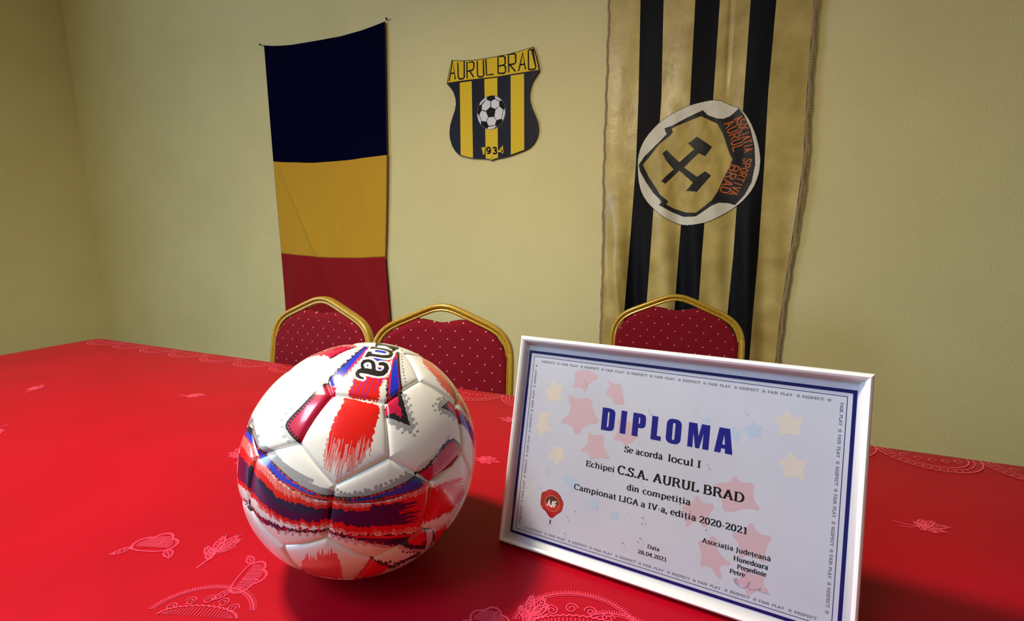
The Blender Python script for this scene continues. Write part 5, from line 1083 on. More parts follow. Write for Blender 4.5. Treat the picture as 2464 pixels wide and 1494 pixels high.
# faint coloured stars
STARS = [
 ('pink', [(63, 191), (75, 195), (84, 194), (91.5, 188), (81, 183), (77.6, 170), (72, 177), (62, 173), (66, 182)]),
 ('pink', [(97.8, 191), (104, 184), (114, 186), (116, 176), (120, 164.5), (111, 165), (109, 164), (105, 171), (97, 173), (103, 181)]),
 ('pink', [(57.8, 167), (71, 163), (84.5, 168), (88, 153), (97.5, 143), (81, 139), (73, 124), (66, 136.6), (51, 135), (66, 150)]),
 ('pink', [(84, 134), (91, 129.5), (102.5, 133), (102, 119), (112, 110), (97, 109), (89.5, 104), (87.4, 111.5), (76.5, 111), (86.6, 119.4)]),
 ('pink', [(113, 152), (120, 148), (128, 151), (131, 141), (137, 139), (130, 131), (122.5, 125), (120, 130), (110, 129), (115.6, 139)]),
 ('pink', [(223, 121), (227, 114), (239, 117), (237, 104), (246, 94), (233, 94), (224, 88), (214, 86), (214, 99), (204, 108), (218, 112)]),
 ('pink', [(193, 96), (197, 89), (209, 91), (204, 80), (203, 66), (194, 74), (185, 62), (186, 75), (179, 81), (189, 86)]),
 ('pink', [(208, 63), (212, 62), (213, 52), (219, 46), (227, 43), (215, 38.6), (220, 28), (215, 27.5), (208.6, 36.5), (200, 32.5), (201, 45), (195.5, 55), (206, 58)]),
 ('pink', [(238, 84), (244, 74), (256, 76), (250, 64), (252, 50), (240, 57), (230, 48), (231, 61), (222, 69), (233, 73)]),
 ('pink', [(226, 30), (236, 28), (240, 20), (247, 28), (257, 28), (250, 34), (252, 44), (242, 38), (233, 43), (235, 34)]),
 ('yellow', [(41, 181), (46.6, 174), (53, 175), (50, 166), (54, 156.5), (44.4, 159.3), (36.5, 153.7), (37.5, 162), (31, 166.4), (38.5, 170.6)]),
 ('yellow', [(29, 143.5), (34.5, 142.4), (42, 144.3), (39.4, 134), (46, 124.4), (36.6, 124), (33.6, 116), (30, 124), (25, 126), (29, 134)]),
 ('yellow', [(48, 110.4), (55, 110), (62.5, 113.3), (59.8, 103.3), (63, 98), (56.8, 96.2), (55.5, 90), (52.3, 95.8), (43.4, 99.8), (49.5, 103.5)]),
 ('blue', [(68, 86.5), (73.5, 81.7), (82, 82.6), (77.7, 77), (79.5, 71.6), (73.7, 69), (70.6, 74), (64, 77.7)]),
 ('blue', [(93.5, 68), (97.6, 66.5), (101.4, 70), (101, 64.4), (103.3, 59.6), (98.7, 58), (96.4, 56), (95, 60.5), (89.3, 61.4), (93.9, 64)]),
 ('blue', [(115.5, 59.7), (119, 58.5), (123, 61.4), (123, 57.2), (126, 56), (123.4, 54.3), (121.5, 51), (119, 52.5), (115.6, 51.8), (116.7, 55.5)]),
 ('blue', [(195, 168), (197, 165.5), (200, 165.6), (198.4, 163.8), (199.6, 160.4), (195.2, 161.8), (190.5, 160.6), (192.4, 163.4), (190.5, 165.4), (193.6, 165.5)]),
 ('blue', [(214, 159), (219, 163), (220.5, 158.8), (226.4, 158), (222.7, 154), (222.7, 148), (219, 151), (214, 149), (215, 154), (211, 157)]),
 ('blue', [(232, 171), (236, 166), (242, 167), (239, 161), (241, 156), (235, 157), (231, 153), (230, 159), (225, 162), (231, 165)]),
 ('yellow', [(262, 150), (268, 143), (277, 144), (273, 136), (276, 127), (267, 130), (259, 125), (260, 134), (253, 140), (261, 143)]),
 ('yellow', [(258, 185), (263, 178), (272, 179), (268, 171), (271, 162), (262, 165), (254, 160), (255, 169), (248, 175), (256, 178)]),
]
m_star = {'pink': mat('pale_pink_print', (0.62, 0.44, 0.51), 0.6), 'yellow': mat('pale_yellow_print', (0.70, 0.64, 0.58), 0.6), 'blue': mat('pale_blue_print', (0.46, 0.59, 0.76), 0.6)}
for col_, pts in STARS:
    P = [tuple(p) for p in smooth_path([(a, b, 0) for a, b in pts], True, 1)]
    g = Geo(dp); g.tri2d([[(p[0], p[1]) for p in P]], 0.01)
    g.build('star_print', m_star[col_], paper)

# heavy condensed title
def rect(x0, y0, x1, y1):
    return [(x0, y0), (x1, y0), (x1, y1), (x0, y1)]
def rr(x0, y0, x1, y1, r, n=5):
    P = []
    for cx_, cy_, a0 in ((x1 - r, y1 - r, 0), (x0 + r, y1 - r, 90), (x0 + r, y0 + r, 180), (x1 - r, y0 + r, 270)):
        P += [(cx_ + r * math.cos(math.radians(a0 + 90 * i / n)), cy_ + r * math.sin(math.radians(a0 + 90 * i / n))) for i in range(n + 1)]
    return P
g = Geo(dp)
b_, t_ = 136.9, 159.5
LT = 0.03
# D
g.tri2d([[(97.6, b_), (105.5, b_), (109.5, b_ + 1), (110.9, b_ + 4), (110.9, t_ - 4), (109.5, t_ - 1), (105.5, t_), (97.6, t_)], [(103.4, b_ + 3.8), (104.2, b_ + 3.8), (105.0, b_ + 4.6), (105.0, t_ - 4.6), (104.2, t_ - 3.8), (103.4, t_ - 3.8)]], LT)
g.tri2d([rect(116.8, b_, 122.5, t_)], LT)
# P
g.tri2d([[(128.6, b_), (134.4, b_), (134.4, b_ + 8.6), (137.5, b_ + 8.6), (140.3, b_ + 9.8), (141.2, b_ + 12.5), (141.2, t_ - 3.5), (140, t_ - 0.9), (137, t_), (128.6, t_)], [(134.4, b_ + 12.4), (135.1, b_ + 12.6), (135.6, b_ + 13.4), (135.6, t_ - 4.6), (135.1, t_ - 3.9), (134.4, t_ - 3.7)]], LT)
g.tri2d([[(146.8, b_), (156.4, b_), (156.4, b_ + 4.3), (152.5, b_ + 4.3), (152.5, t_), (146.8, t_)]], LT)
g.tri2d([rr(160.7, b_ - 0.4, 174.3, t_ + 0.4, 5.2), rr(166.4, b_ + 3.4, 168.6, t_ - 3.4, 1.0)], LT)
# M
g.tri2d([[(180.4, b_), (185.0, b_), (185.0, b_ + 13.5), (187.4, b_), (190.9, b_), (193.6, b_ + 14), (193.6, b_), (198.9, b_), (198.9, t_), (191.6, t_), (189.6, b_ + 11), (187.7, t_), (180.4, t_)]], LT)
# A
g.tri2d([[(203.6, b_), (209.0, b_), (209.4, b_ + 4.1), (212.4, b_ + 4.1), (212.8, b_), (218.9, b_), (215.4, t_), (206.6, t_)], [(209.9, b_ + 7.8), (212.2, b_ + 7.8), (211.1, b_ + 16.5)]], LT)
g.build('title_lettering', m_blue, paper)

# book serif, drawn with a broad nib
def V_(x, y0, y1): return [(x, y0), (x, y1)]
A_ = arc
GL = {
 'A': (0.92, [[(0.14, 0), (0.46, 1.0)], [(0.46, 1.0), (0.78, 0)], [(0.25, 0.33), (0.67, 0.33)]], [(0.02, 0.28, 0), (0.62, 0.92, 0)]),
 'B': (0.82, [V_(0.19, 0, 1), [(0.19, 0.97)] + A_(0.42, 0.755, 0.22, 0.215, 90, -90) + [(0.19, 0.54)], [(0.19, 0.53)] + A_(0.44, 0.28, 0.27, 0.25, 90, -90) + [(0.19, 0.03)]], [(0.04, 0.3, 0), (0.04, 0.3, 1)]),
 'C': (0.80, [A_(0.46, 0.5, 0.34, 0.48, 42, 318, 16), [(0.72, 0.72), (0.72, 0.98)]], []),
 'D': (0.92, [V_(0.19, 0, 1), [(0.19, 0.97)] + A_(0.42, 0.5, 0.37, 0.47, 90, -90, 12) + [(0.19, 0.03)]], [(0.04, 0.3, 0), (0.04, 0.3, 1)]),
 'E': (0.76, [V_(0.19, 0, 1), [(0.19, 0.97), (0.66, 0.97)], [(0.19, 0.51), (0.55, 0.51)], [(0.19, 0.03), (0.68, 0.03)], [(0.66, 1.0), (0.66, 0.78)], [(0.69, 0.0), (0.69, 0.24)], [(0.55, 0.62), (0.55, 0.41)]], [(0.04, 0.3, 0), (0.04, 0.3, 1)]),
 'F': (0.72, [V_(0.19, 0, 1), [(0.19, 0.97), (0.66, 0.97)], [(0.19, 0.51), (0.54, 0.51)], [(0.66, 1.0), (0.66, 0.78)], [(0.54, 0.62), (0.54, 0.41)]], [(0.04, 0.34, 0), (0.04, 0.3, 1)]),
 'G': (0.90, [A_(0.47, 0.5, 0.35, 0.48, 42, 322, 16), [(0.74, 0.10), (0.74, 0.42)], [(0.73, 0.74), (0.73, 0.97)]], [(0.58, 0.88, 0.42)]),
 'H': (0.96, [V_(0.19, 0, 1), V_(0.77, 0, 1), [(0.19, 0.51), (0.77, 0.51)]], [(0.04, 0.34, 0), (0.04, 0.34, 1), (0.62, 0.92, 0), (0.62, 0.92, 1)]),
 'I': (0.44, [V_(0.22, 0, 1)], [(0.05, 0.39, 0), (0.05, 0.39, 1)]),
 'J': (0.46, [[(0.25, 1), (0.25, 0.1), (0.2, -0.08), (0.05, -0.18)]], [(0.08, 0.42, 1)]),
 'L': (0.72, [V_(0.19, 0, 1), [(0.19, 0.03), (0.66, 0.03)], [(0.67, 0.0), (0.67, 0.26)]], [(0.04, 0.34, 0), (0.04, 0.36, 1)]),
 'P': (0.78, [V_(0.19, 0, 1), [(0.19, 0.97)] + A_(0.42, 0.72, 0.26, 0.25, 90, -90) + [(0.19, 0.47)]], [(0.04, 0.36, 0), (0.04, 0.3, 1)]),
 'R': (0.88, [V_(0.19, 0, 1), [(0.19, 0.97)] + A_(0.42, 0.74, 0.24, 0.23, 90, -90) + [(0.19, 0.51)], [(0.44, 0.50), (0.58, 0.38), (0.74, 0.02)]], [(0.04, 0.34, 0), (0.04, 0.3, 1), (0.66, 0.88, 0)]),
 'S': (0.68, [[(0.56, 0.80), (0.50, 0.93), (0.34, 0.98), (0.18, 0.92), (0.12, 0.76), (0.18, 0.62), (0.38, 0.52), (0.54, 0.40), (0.58, 0.24), (0.50, 0.08), (0.32, 0.02), (0.16, 0.07), (0.10, 0.22)], [(0.57, 0.74), (0.57, 0.98)], [(0.09, 0.02), (0.09, 0.28)]], []),
 'T': (0.78, [V_(0.39, 0, 1), [(0.07, 0.97), (0.71, 0.97)], [(0.07, 1), (0.07, 0.76)], [(0.71, 1), (0.71, 0.76)]], [(0.24, 0.54, 0)]),
 'U': (0.90, [[(0.20, 1), (0.20, 0.3)] + A_(0.46, 0.28, 0.26, 0.26, 180, 360) + [(0.72, 1)]], [(0.05, 0.36, 1), (0.58, 0.87, 1)]),
 'V': (0.88, [[(0.14, 1), (0.45, 0)], [(0.45, 0), (0.74, 1)]], [(0.01, 0.30, 1), (0.60, 0.87, 1)]),
 'Y': (0.84, [[(0.14, 1), (0.42, 0.48)], [(0.42, 0.48), (0.70, 1)], V_(0.42, 0, 0.48)], [(0.27, 0.57, 0), (0.01, 0.28, 1), (0.58, 0.83, 1)]),
 'a': (0.64, [[(0.12, 0.56), (0.18, 0.67), (0.32, 0.70), (0.44, 0.64), (0.47, 0.50), (0.47, 0.10), (0.52, 0.02), (0.61, 0.03)], [(0.47, 0.42), (0.28, 0.38), (0.14, 0.28), (0.12, 0.14), (0.20, 0.02), (0.33, 0.02), (0.47, 0.14)]], []),
 'b': (0.70, [V_(0.17, 0.0, 1.04), A_(0.37, 0.35, 0.22, 0.34, 150, -150, 14)], [(0.02, 0.2, 1.04)]),
 'c': (0.58, [A_(0.34, 0.35, 0.24, 0.34, 45, 315, 14)], []),
 'd': (0.70, [V_(0.53, 0.02, 1.04), A_(0.32, 0.35, 0.22, 0.34, 25, 335, 14)], [(0.38, 0.56, 1.04), (0.5, 0.67, 0)]),
 'e': (0.60, [[(0.10, 0.38), (0.52, 0.38)], A_(0.32, 0.35, 0.23, 0.34, 5, 315, 15)], []),
 'h': (0.74, [V_(0.17, 0, 1.04), [(0.17, 0.52), (0.30, 0.66), (0.44, 0.69), (0.54, 0.60), (0.56, 0.46), (0.56, 0)]], [(0.03, 0.3, 0), (0.43, 0.70, 0), (0.02, 0.2, 1.04)]),
 'i': (0.38, [V_(0.19, 0, 0.70), [(0.19, 0.85), (0.19, 1.0)]], [(0.05, 0.34, 0), (0.05, 0.22, 0.70)]),
 'l': (0.38, [V_(0.19, 0, 1.04)], [(0.05, 0.34, 0), (0.04, 0.22, 1.04)]),
 'm': (1.10, [V_(0.17, 0, 0.70), [(0.17, 0.52), (0.29, 0.66), (0.41, 0.69), (0.51, 0.60), (0.53, 0.46), (0.53, 0)], [(0.53, 0.52), (0.65, 0.66), (0.78, 0.69), (0.88, 0.60), (0.90, 0.46), (0.90, 0)]], [(0.03, 0.3, 0), (0.41, 0.66, 0), (0.78, 1.04, 0), (0.03, 0.2, 0.70)]),
 'n': (0.74, [V_(0.17, 0, 0.70), [(0.17, 0.52), (0.30, 0.66), (0.44, 0.69), (0.54, 0.60), (0.56, 0.46), (0.56, 0)]], [(0.03, 0.3, 0), (0.43, 0.70, 0), (0.03, 0.2, 0.70)]),
 'o': (0.66, [A_(0.33, 0.35, 0.24, 0.34, 0, 360, 18)], []),
 'p': (0.70, [V_(0.17, -0.28, 0.70), A_(0.37, 0.35, 0.22, 0.34, 150, -150, 14)], [(0.03, 0.32, -0.28), (0.03, 0.2, 0.70)]),
 'r': (0.52, [V_(0.17, 0, 0.70), [(0.17, 0.50), (0.26, 0.64), (0.38, 0.69), (0.46, 0.66)], [(0.46, 0.70), (0.46, 0.54)]], [(0.03, 0.34, 0), (0.03, 0.2, 0.70)]),
 's': (0.54, [[(0.42, 0.58), (0.36, 0.67), (0.25, 0.70), (0.14, 0.64), (0.12, 0.52), (0.20, 0.42), (0.36, 0.33), (0.44, 0.22), (0.42, 0.09), (0.30, 0.01), (0.17, 0.03), (0.10, 0.14)], [(0.44, 0.52), (0.44, 0.70)], [(0.09, 0.0), (0.09, 0.18)]], []),
 't': (0.46, [[(0.20, 0.90), (0.20, 0.14), (0.26, 0.02), (0.42, 0.06)], [(0.04, 0.67), (0.40, 0.67)]], []),
 'u': (0.74, [[(0.17, 0.70), (0.17, 0.18), (0.25, 0.03), (0.38, 0.01), (0.48, 0.08), (0.56, 0.20)], V_(0.56, 0.0, 0.70)], [(0.03, 0.2, 0.70), (0.42, 0.58, 0.70), (0.54, 0.70, 0)]),
 '0': (0.66, [A_(0.33, 0.5, 0.23, 0.48, 0, 360, 20)], []),
 '1': (0.66, [V_(0.34, 0, 1), [(0.14, 0.82), (0.34, 0.98)]], [(0.14, 0.54, 0)]),
 '2': (0.66, [[(0.10, 0.78), (0.16, 0.93), (0.32, 0.98), (0.48, 0.92), (0.53, 0.76), (0.48, 0.58), (0.10, 0.05)], [(0.09, 0.06), (0.56, 0.06)], [(0.57, 0.0), (0.57, 0.2)]], []),
 '4': (0.66, [V_(0.44, 0, 1), [(0.42, 0.98), (0.05, 0.30)], [(0.04, 0.28), (0.60, 0.28)]], [(0.32, 0.58, 0)]),
 '8': (0.66, [A_(0.33, 0.75, 0.19, 0.22, 0, 360, 16), A_(0.33, 0.26, 0.23, 0.25, 0, 360, 16)], []),
 '-': (0.40, [[(0.06, 0.36), (0.34, 0.36)]], []),
 '.': (0.30, [[(0.15, 0.0), (0.15, 0.17)]], []),
 ',': (0.30, [[(0.17, 0.17), (0.15, 0.0), (0.06, -0.16)]], []),
}
SPECIAL = {'ă': 'a', 'ț': 't', 'ș': 's'}
def put_text(g, text, x0, x1, y, h, lift=0.03, tk=0.235, tn=0.10, sp=0.0, tf=None):
    adv = 0
    for ch in text:
        adv += 0.34 if ch == ' ' else GL[SPECIAL.get(ch, ch)][0] + sp
    sx = (x1 - x0) / adv
    tf = tf or (lambda a, b: (a, b))
    cxn = x0
    def nib(dx, dy):
        # dx, dy already in page units: thick across vertical strokes
        return 0.5 * h * (tn + (tk - tn) * abs(dy))
    pen_p = 0
    for ch in text:
        if ch == ' ':
            cxn += 0.34 * sx
            continue
        base = SPECIAL.get(ch, ch)
        a_, strokes, serifs = GL[base]
        for s in strokes:
            pts = [(cxn + px_ * sx, y + py_ * h) for px_, py_ in s]
            if len(pts) == 2 and abs(pts[0][0] - pts[1][0]) < 1e-6 and base in '.iI' and abs(s[0][1] - s[1][1]) < 0.3:
                g.ribbon([tf(*p) for p in pts], 0.5 * h * tk * 1.1, lift)
            elif tf(0, 0) == (0, 0) and tf(1, 0) == (1, 0):
                g.ribbon(pts, nib, lift)
            else:
                q = [tf(*p) for p in pts]
                g.ribbon(q, lambda dx, dy: 0.5 * h * (tn + (tk - tn) * abs(dx)), lift)
        for xa, xb, yy in serifs:
            yc = y + (yy * h + (tn * h * 0.5 if yy == 0 or yy < 0 else -tn * h * 0.5))
            g.ribbon([tf(cxn + xa * sx, yc), tf(cxn + xb * sx, yc)], tn * h * 0.55, lift + 0.003)
        if ch == 'ă':
            g.ribbon([tf(cxn + (0.18 + 0.28 * k / 6) * sx, y + (0.93 - 0.11 * math.sin(math.pi * k / 6)) * h) for k in range(7)], 0.045 * h, lift)
        if ch in 'țș':
            g.ribbon([tf(cxn + px_ * sx, y + py_ * h) for px_, py_ in ((0.27, -0.10), (0.25, -0.2), (0.18, -0.30))], 0.06 * h, lift)
        cxn += (a_ + sp) * sx
LINES = [
 ('Se acordă', 122.9, 159.9, 119.8, 5.7), ('locul I', 164.3, 194.0, 119.6, 6.5),
 ('Echipei', 85.7, 115.6, 97.9, 5.6), ('C.S.A.', 118.2, 148.6, 97.5, 8.3), ('AURUL', 152.4, 193.6, 97.6, 8.3), ('BRAD', 197.2, 231.6, 97.5, 8.3),
 ('din', 128.9, 141.0, 84.2, 5.7), ('competiția', 144.0, 188.0, 84.2, 5.7),
 ('Campionat', 75.7, 119.9, 72.0, 5.6), ('LIGA', 122.2, 141.6, 71.8, 5.6), ('a', 143.4, 148.1, 71.8, 5.6), ('IV-a,', 150.4, 168.6, 71.8, 5.6), ('ediția', 170.9, 193.8, 71.6, 5.6), ('2020-2021', 196.2, 236.4, 71.4, 5.8),
 ('Data', 153.2, 164.4, 35.6, 3.5), ('28.04.2021', 144.9, 172.0, 28.3, 3.6),
 ('Asociația', 200.0, 225.9, 54.6, 4.1), ('Județeană', 227.8, 255.0, 54.4, 4.1), ('Hunedoara', 226.5, 253.5, 46.8, 4.1), ('Președinte', 229.9, 252.5, 40.7, 3.8), ('Petre', 224.3, 236.6, 35.2, 3.8),
]
for text, x0, x1, y, h in LINES:
    g = Geo(dp)
    put_text(g, text, x0, x1, y, h)
    g.build('printed_text', m_ink, paper)
# small repeated motto around the sheet
def tiny_ball(g, x, y, tf=lambda a, b: (a, b)):
    for ang in (20, 92, 164, 236, 308):
        cx_, cy_ = x + 1.05 * math.cos(math.radians(ang)), y + 1.05 * math.sin(math.radians(ang))
        g.tri2d([[tf(cx_ + 0.42 * math.cos(math.radians(a)), cy_ + 0.42 * math.sin(math.radians(a))) for a in (0, 72, 144, 216, 288)]], 0.03)
    g.tri2d([[tf(x + 0.45 * math.cos(math.radians(a)), y + 0.45 * math.sin(math.radians(a))) for a in (18, 90, 162, 234, 306)]], 0.03)
def motto(x_start, x_end, y, first, tf=lambda a, b: (a, b)):
    x = x_start
    k = 0
    mode = first
    g = Geo(dp)
    while True:
        if mode == 'ball':
            if x + 4.5 > x_end: break
            tiny_ball(g, x + 1.1, y + 1.05, tf)
            x += 4.1
            mode = 'R' if k % 2 == 0 else 'F'
        elif mode == 'R':
            if x + 16 > x_end: break
            put_text(g, 'RESPECT', x, x + 15.8, y, 2.15, 0.03, 0.19, 0.10, tf=tf)
            x += 18.4; k += 1; mode = 'ball'
        else:
            if x + 19 > x_end: break
            put_text(g, 'FAIR', x, x + 8.2, y, 2.15, 0.03, 0.19, 0.10, tf=tf)
            put_text(g, 'PLAY', x + 9.9, x + 19.0, y, 2.15, 0.03, 0.19, 0.10, tf=tf)
            x += 22.1; k += 1; mode = 'ball'
    g.build('motto_text', m_grey, paper)
motto(25.2, PW - 22, 196.2, 'R')
motto(26.9, PW - 22, 18.5, 'ball')
motto(22.5, 196.5, 0.0, 'F', tf=lambda a, b: (20.9 - b, a))
motto(22.5, 196.5, 0.0, 'F', tf=lambda a, b: (PW - 20.9 + b, 219.0 - a))

# wax seal print
m_wax = mat('wax_red_print', rough=0.45)
noise_color(m_wax, (0.32, 0.006, 0.008), (0.52, 0.012, 0.012), 90)
m_waxd = mat('wax_dark_print', (0.09, 0.012, 0.008), 0.45)
m_waxb = mat('wax_bright_print', (0.55, 0.01, 0.012), 0.45)
m_ringp = mat('gold_ring_print', (0.60, 0.22, 0.06), 0.45)
out = [(49.5, 65.6), (56.5, 65.2), (61.7, 62.6), (63.8, 59.0), (66.6, 55.7), (66.0, 49.1), (64.7, 45.6), (60.0, 42.0), (57.5, 38.4), (55.0, 36.8), (51.2, 38.7), (48.7, 42.1), (44.1, 44.0), (41.0, 48.9), (41.6, 55.0), (41.3, 60.0), (45.5, 62.0)]
P = smooth_path([(a, b, 0) for a, b in out], True, 2)
seal_p = [(p.x, p.y) for p in P]
g = Geo(dp); g.tri2d([seal_p], 0.02); seal = g.build('wax_seal_print', m_wax, paper)
def disc(cx_, cy_, r, n=40, a0=0, a1=360):
    return [(cx_ + r * math.cos(math.radians(a0 + (a1 - a0) * i / n)), cy_ + r * 1.0 * math.sin(math.radians(a0 + (a1 - a0) * i / n))) for i in range(n)]
g = Geo(dp); g.ribbon(seal_p, 0.16, 0.045, closed=True)
g.tri2d([disc(54.1, 51.8, 7.4)], 0.03)
g.ribbon([(54.6, 30.8), (54.0, 33), (54.3, 35.2)], 0.75, 0.03); g.tri2d([disc(52.2, 29.3, 0.45, 10)], 0.03)
g.build('wax_shading_print', m_waxd, paper)
g = Geo(dp); g.tri2d([disc(54.1, 51.8, 7.4, 30, 185, 355) + [(54.1 + 7.3, 51.8), (54.1, 51.0), (54.1 - 7.3, 51.8)]], 0.04); g.build('wax_bright_print', m_waxb, paper)
g = Geo(dp); g.ribbon(disc(54.1, 51.8, 7.9), 0.28, 0.05, closed=True); g.build('seal_ring_print', m_ringp, paper)
g = Geo(dp)
for ch, x0, w in (('A', 49.0, 3.0), ('J', 52.6, 2.0), ('F', 56.3, 2.3)):
    for s in SANS[ch]:
        g.ribbon([(x0 + a * w + 0.09 * b * 5, 48.2 + b * 6.2) for a, b in s], 0.75, 0.06)
g.build('seal_letters', mat('white_print', (0.8, 0.8, 0.8), 0.5), paper)
# pen signature loop near the right edge
m_pen = mat('pen_ink', (0.07, 0.05, 0.28), 0.5)
g = Geo(dp)
sig = [(228.8, 31.5), (228.3, 29.6), (229.6, 28.0), (232.0, 27.2), (231.5, 29.4), (229.6, 31.6), (228.6, 31.2), (229.8, 28.6), (233.5, 25.5), (238, 26.5), (241, 31), (240, 33), (238.5, 29), (241, 26), (246, 28), (250, 31), (247, 27), (256, 27.5)]
g.ribbon([(p.x, p.y) for p in smooth_path([(a, b, 0) for a, b in sig], n=2)], 0.16, 0.04)
g.build('signature', m_pen, paper)

# glass with dried drops
m_glass = bpy.data.materials.new('picture_glass')
m_glass.use_nodes = True
nt = m_glass.node_tree
nt.nodes.remove(nt.nodes['Principled BSDF'])
tr = nt.nodes.new('ShaderNodeBsdfTransparent'); tr.inputs[0].default_value = (0.97, 0.975, 0.98, 1)
gl = nt.nodes.new('ShaderNodeBsdfGlossy'); gl.inputs['Roughness'].default_value = 0.02
lw = nt.nodes.new('ShaderNodeLayerWeight'); lw.inputs['Blend'].default_value = 0.5
pw = nt.nodes.new('ShaderNodeMath'); pw.operation = 'POWER'; pw.inputs[1].default_value = 5.0
ma = nt.nodes.new('ShaderNodeMath'); ma.operation = 'MULTIPLY_ADD'; ma.inputs[1].default_value = 0.95; ma.inputs[2].default_value = 0.018
nt.links.new(lw.outputs['Facing'], pw.inputs[0]); nt.links.new(pw.outputs[0], ma.inputs[0])
mx_ = nt.nodes.new('ShaderNodeMixShader')
nt.links.new(ma.outputs[0], mx_.inputs[0]); nt.links.new(tr.outputs[0], mx_.inputs[1]); nt.links.new(gl.outputs[0], mx_.inputs[2])
nt.links.new(mx_.outputs[0], nt.nodes['Material Output'].inputs['Surface'])
pane = slab('glass_pane', 0.0065, FWD - 0.0065, 0.0065, FHT - 0.0065, 0.0066, 0.0082, m_glass, dip)
m_drop = mat('clear_drop', (0.75, 0.76, 0.80), 0.05, spec=0.9)
bsdf(m_drop).inputs['Transmission Weight'].default_value = 0.75
bsdf(m_drop).inputs['IOR'].default_value = 1.33
drops = [(48.1, 187.6, .6), (75.0, 184.9, 1.0), (93.9, 161.3, .7), (91.5, 153.0, .6), (44.4, 87.8, 1.0), (36.5, 68.1, .8), (44.5, 152.6, .4), (142.5, 164.8, 1.2), (153.9, 157.9, .7), (183.7, 172.3, .7), (166.4, 188.5, .6),
         (181.6, 179.5, .4), (198.2, 125.4, 1.1), (141.0, 95.6, .8), (224.9, 179.3, .9), (132.5, 5.6, .9), (71.5, 44.5, 1.2), (36, 160, .4), (176, 30, .4), (118, 120, .4)]
def dome(u, w, r, hgt, sides=12, rings=4):
    v, f = [], []
    for k in range(rings):
        a = math.pi / 2 * k / rings
        for i in range(sides):
            t = 2 * math.pi * i / sides
            v.append(d3((u + r * math.cos(a) * math.cos(t)) / 1000, (w + r * math.cos(a) * math.sin(t)) / 1000, 0.0066 - hgt * math.sin(a) / 1000))
    v.append(d3(u / 1000, w / 1000, 0.0066 - hgt / 1000))
    for k in range(rings - 1):
        for i in range(sides):
            j = (i + 1) % sides
            f.append((k * sides + i, k * sides + j, (k + 1) * sides + j, (k + 1) * sides + i))
    for i in range(sides):
        f.append(((rings - 1) * sides + i, (rings - 1) * sides + (i + 1) % sides, rings * sides))
    return v, f
for u, w, r in drops:
    r *= 0.75
    v, f = dome(u, w, r, r * 0.4)
    mesh_obj('droplet', v, f, m_drop, pane, smooth=True)
m_spot = mat('grey_speck', (0.16, 0.13, 0.17), 0.6)
for u, w, r in [(102.7, 60.3, .5), (133.3, 63.8, .4), (146.8, 62.6, .75), (146.9, 57.4, .65), (146.5, 43.3, .7), (144.5, 39.5, .6), (130.9, 34.4, .7), (202.7, 66.9, .6), (80.6, 51.2, .6), (71.9, 26.8, .6), (72.2, 23.9, .35), (126.7, 76.0, .3), (188.5, 79.8, .4), (230, 33, .5), (227.5, 22, .4)]:
    v, f = dome(u, w, r, r * 0.3, 10, 3)
    mesh_obj('speck', v, f, m_spot, pane, smooth=True)
# ================================================================ FOOTBALL
BR_ = 0.11
BC = Vector((-0.3006429, 0.35095719, 0.86000037))
# ball axes: the printed artwork is laid out around this 'front' direction of the ball
def unit(v):
    v = np.array(v, float)
    return v / np.linalg.norm(v)
FR = unit(np.array([0, 0, 1.07707]) - np.array(BC))
RT = unit(np.cross([0, 0, 1.0], FR))
UP = np.cross(FR, RT)
ROT = np.array([[0.25998121, 0.94597773, -0.19374184], [0.37442908, -0.28370386, -0.88278819], [-0.89006328, 0.15696576, -0.42795924]])
phi = (1 + 5 ** .5) / 2
V60 = set()
for a in ((0, 1, 3 * phi), (1, 2 + phi, 2 * phi), (phi, 2, 2 * phi + 1)):
    for s1 in (1, -1):
        for s2 in (1, -1):
            for s3 in (1, -1):
                v = (a[0] * s1, a[1] * s2, a[2] * s3)
                for k in range(3):
                    V60.add((round(v[k % 3], 5) + 0.0, round(v[(k + 1) % 3], 5) + 0.0, round(v[(k + 2) % 3], 5) + 0.0))
V60 = np.array(sorted(V60))
V60 = V60 / np.linalg.norm(V60, axis=1, keepdims=True)
V60 = V60 @ ROT.T                     # in (right, up, front) coordinates
D_ = np.linalg.norm(V60[:, None] - V60[None], axis=-1)
eL = np.sort(D_[0])[1]
# faces: every plane through neighbouring vertices
faces = set()
NB = [list(np.where(abs(D_[i] - eL) < 1e-2)[0]) for i in range(60)]
for i in range(60):
    for a in NB[i]:
        for b in NB[i]:
            if a < b:
                n = np.cross(V60[a] - V60[i], V60[b] - V60[i]); n /= np.linalg.norm(n)
                h = n @ V60[i]
                if h < 0: n, h = -n, -h
                on = np.where(abs(V60 @ n - h) < 1e-3)[0]
                if len(on) in (5, 6):
                    faces.add(tuple(sorted(on)))
A_PX = BALL_ART
WHITE = np.array((0.78, 0.77, 0.74)); RED = np.array((0.70, 0.008, 0.005)); CRIM = np.array((0.50, 0.008, 0.055)); BLUE = np.array((0.010, 0.030, 0.52)); NAVY = np.array((0.006, 0.003, 0.05))
BLACK = np.array((0.010, 0.010, 0.012)); GREY = np.array((0.31, 0.31, 0.33)); PINK = np.array((0.76, 0.33, 0.34)); PURP = np.array((0.28, 0.02, 0.30)); OCH = np.array((0.55, 0.38, 0.05)); ORED = np.array((0.72, 0.05, 0.02))
def cut(P):
    return np.asarray(A_PX[P], float)
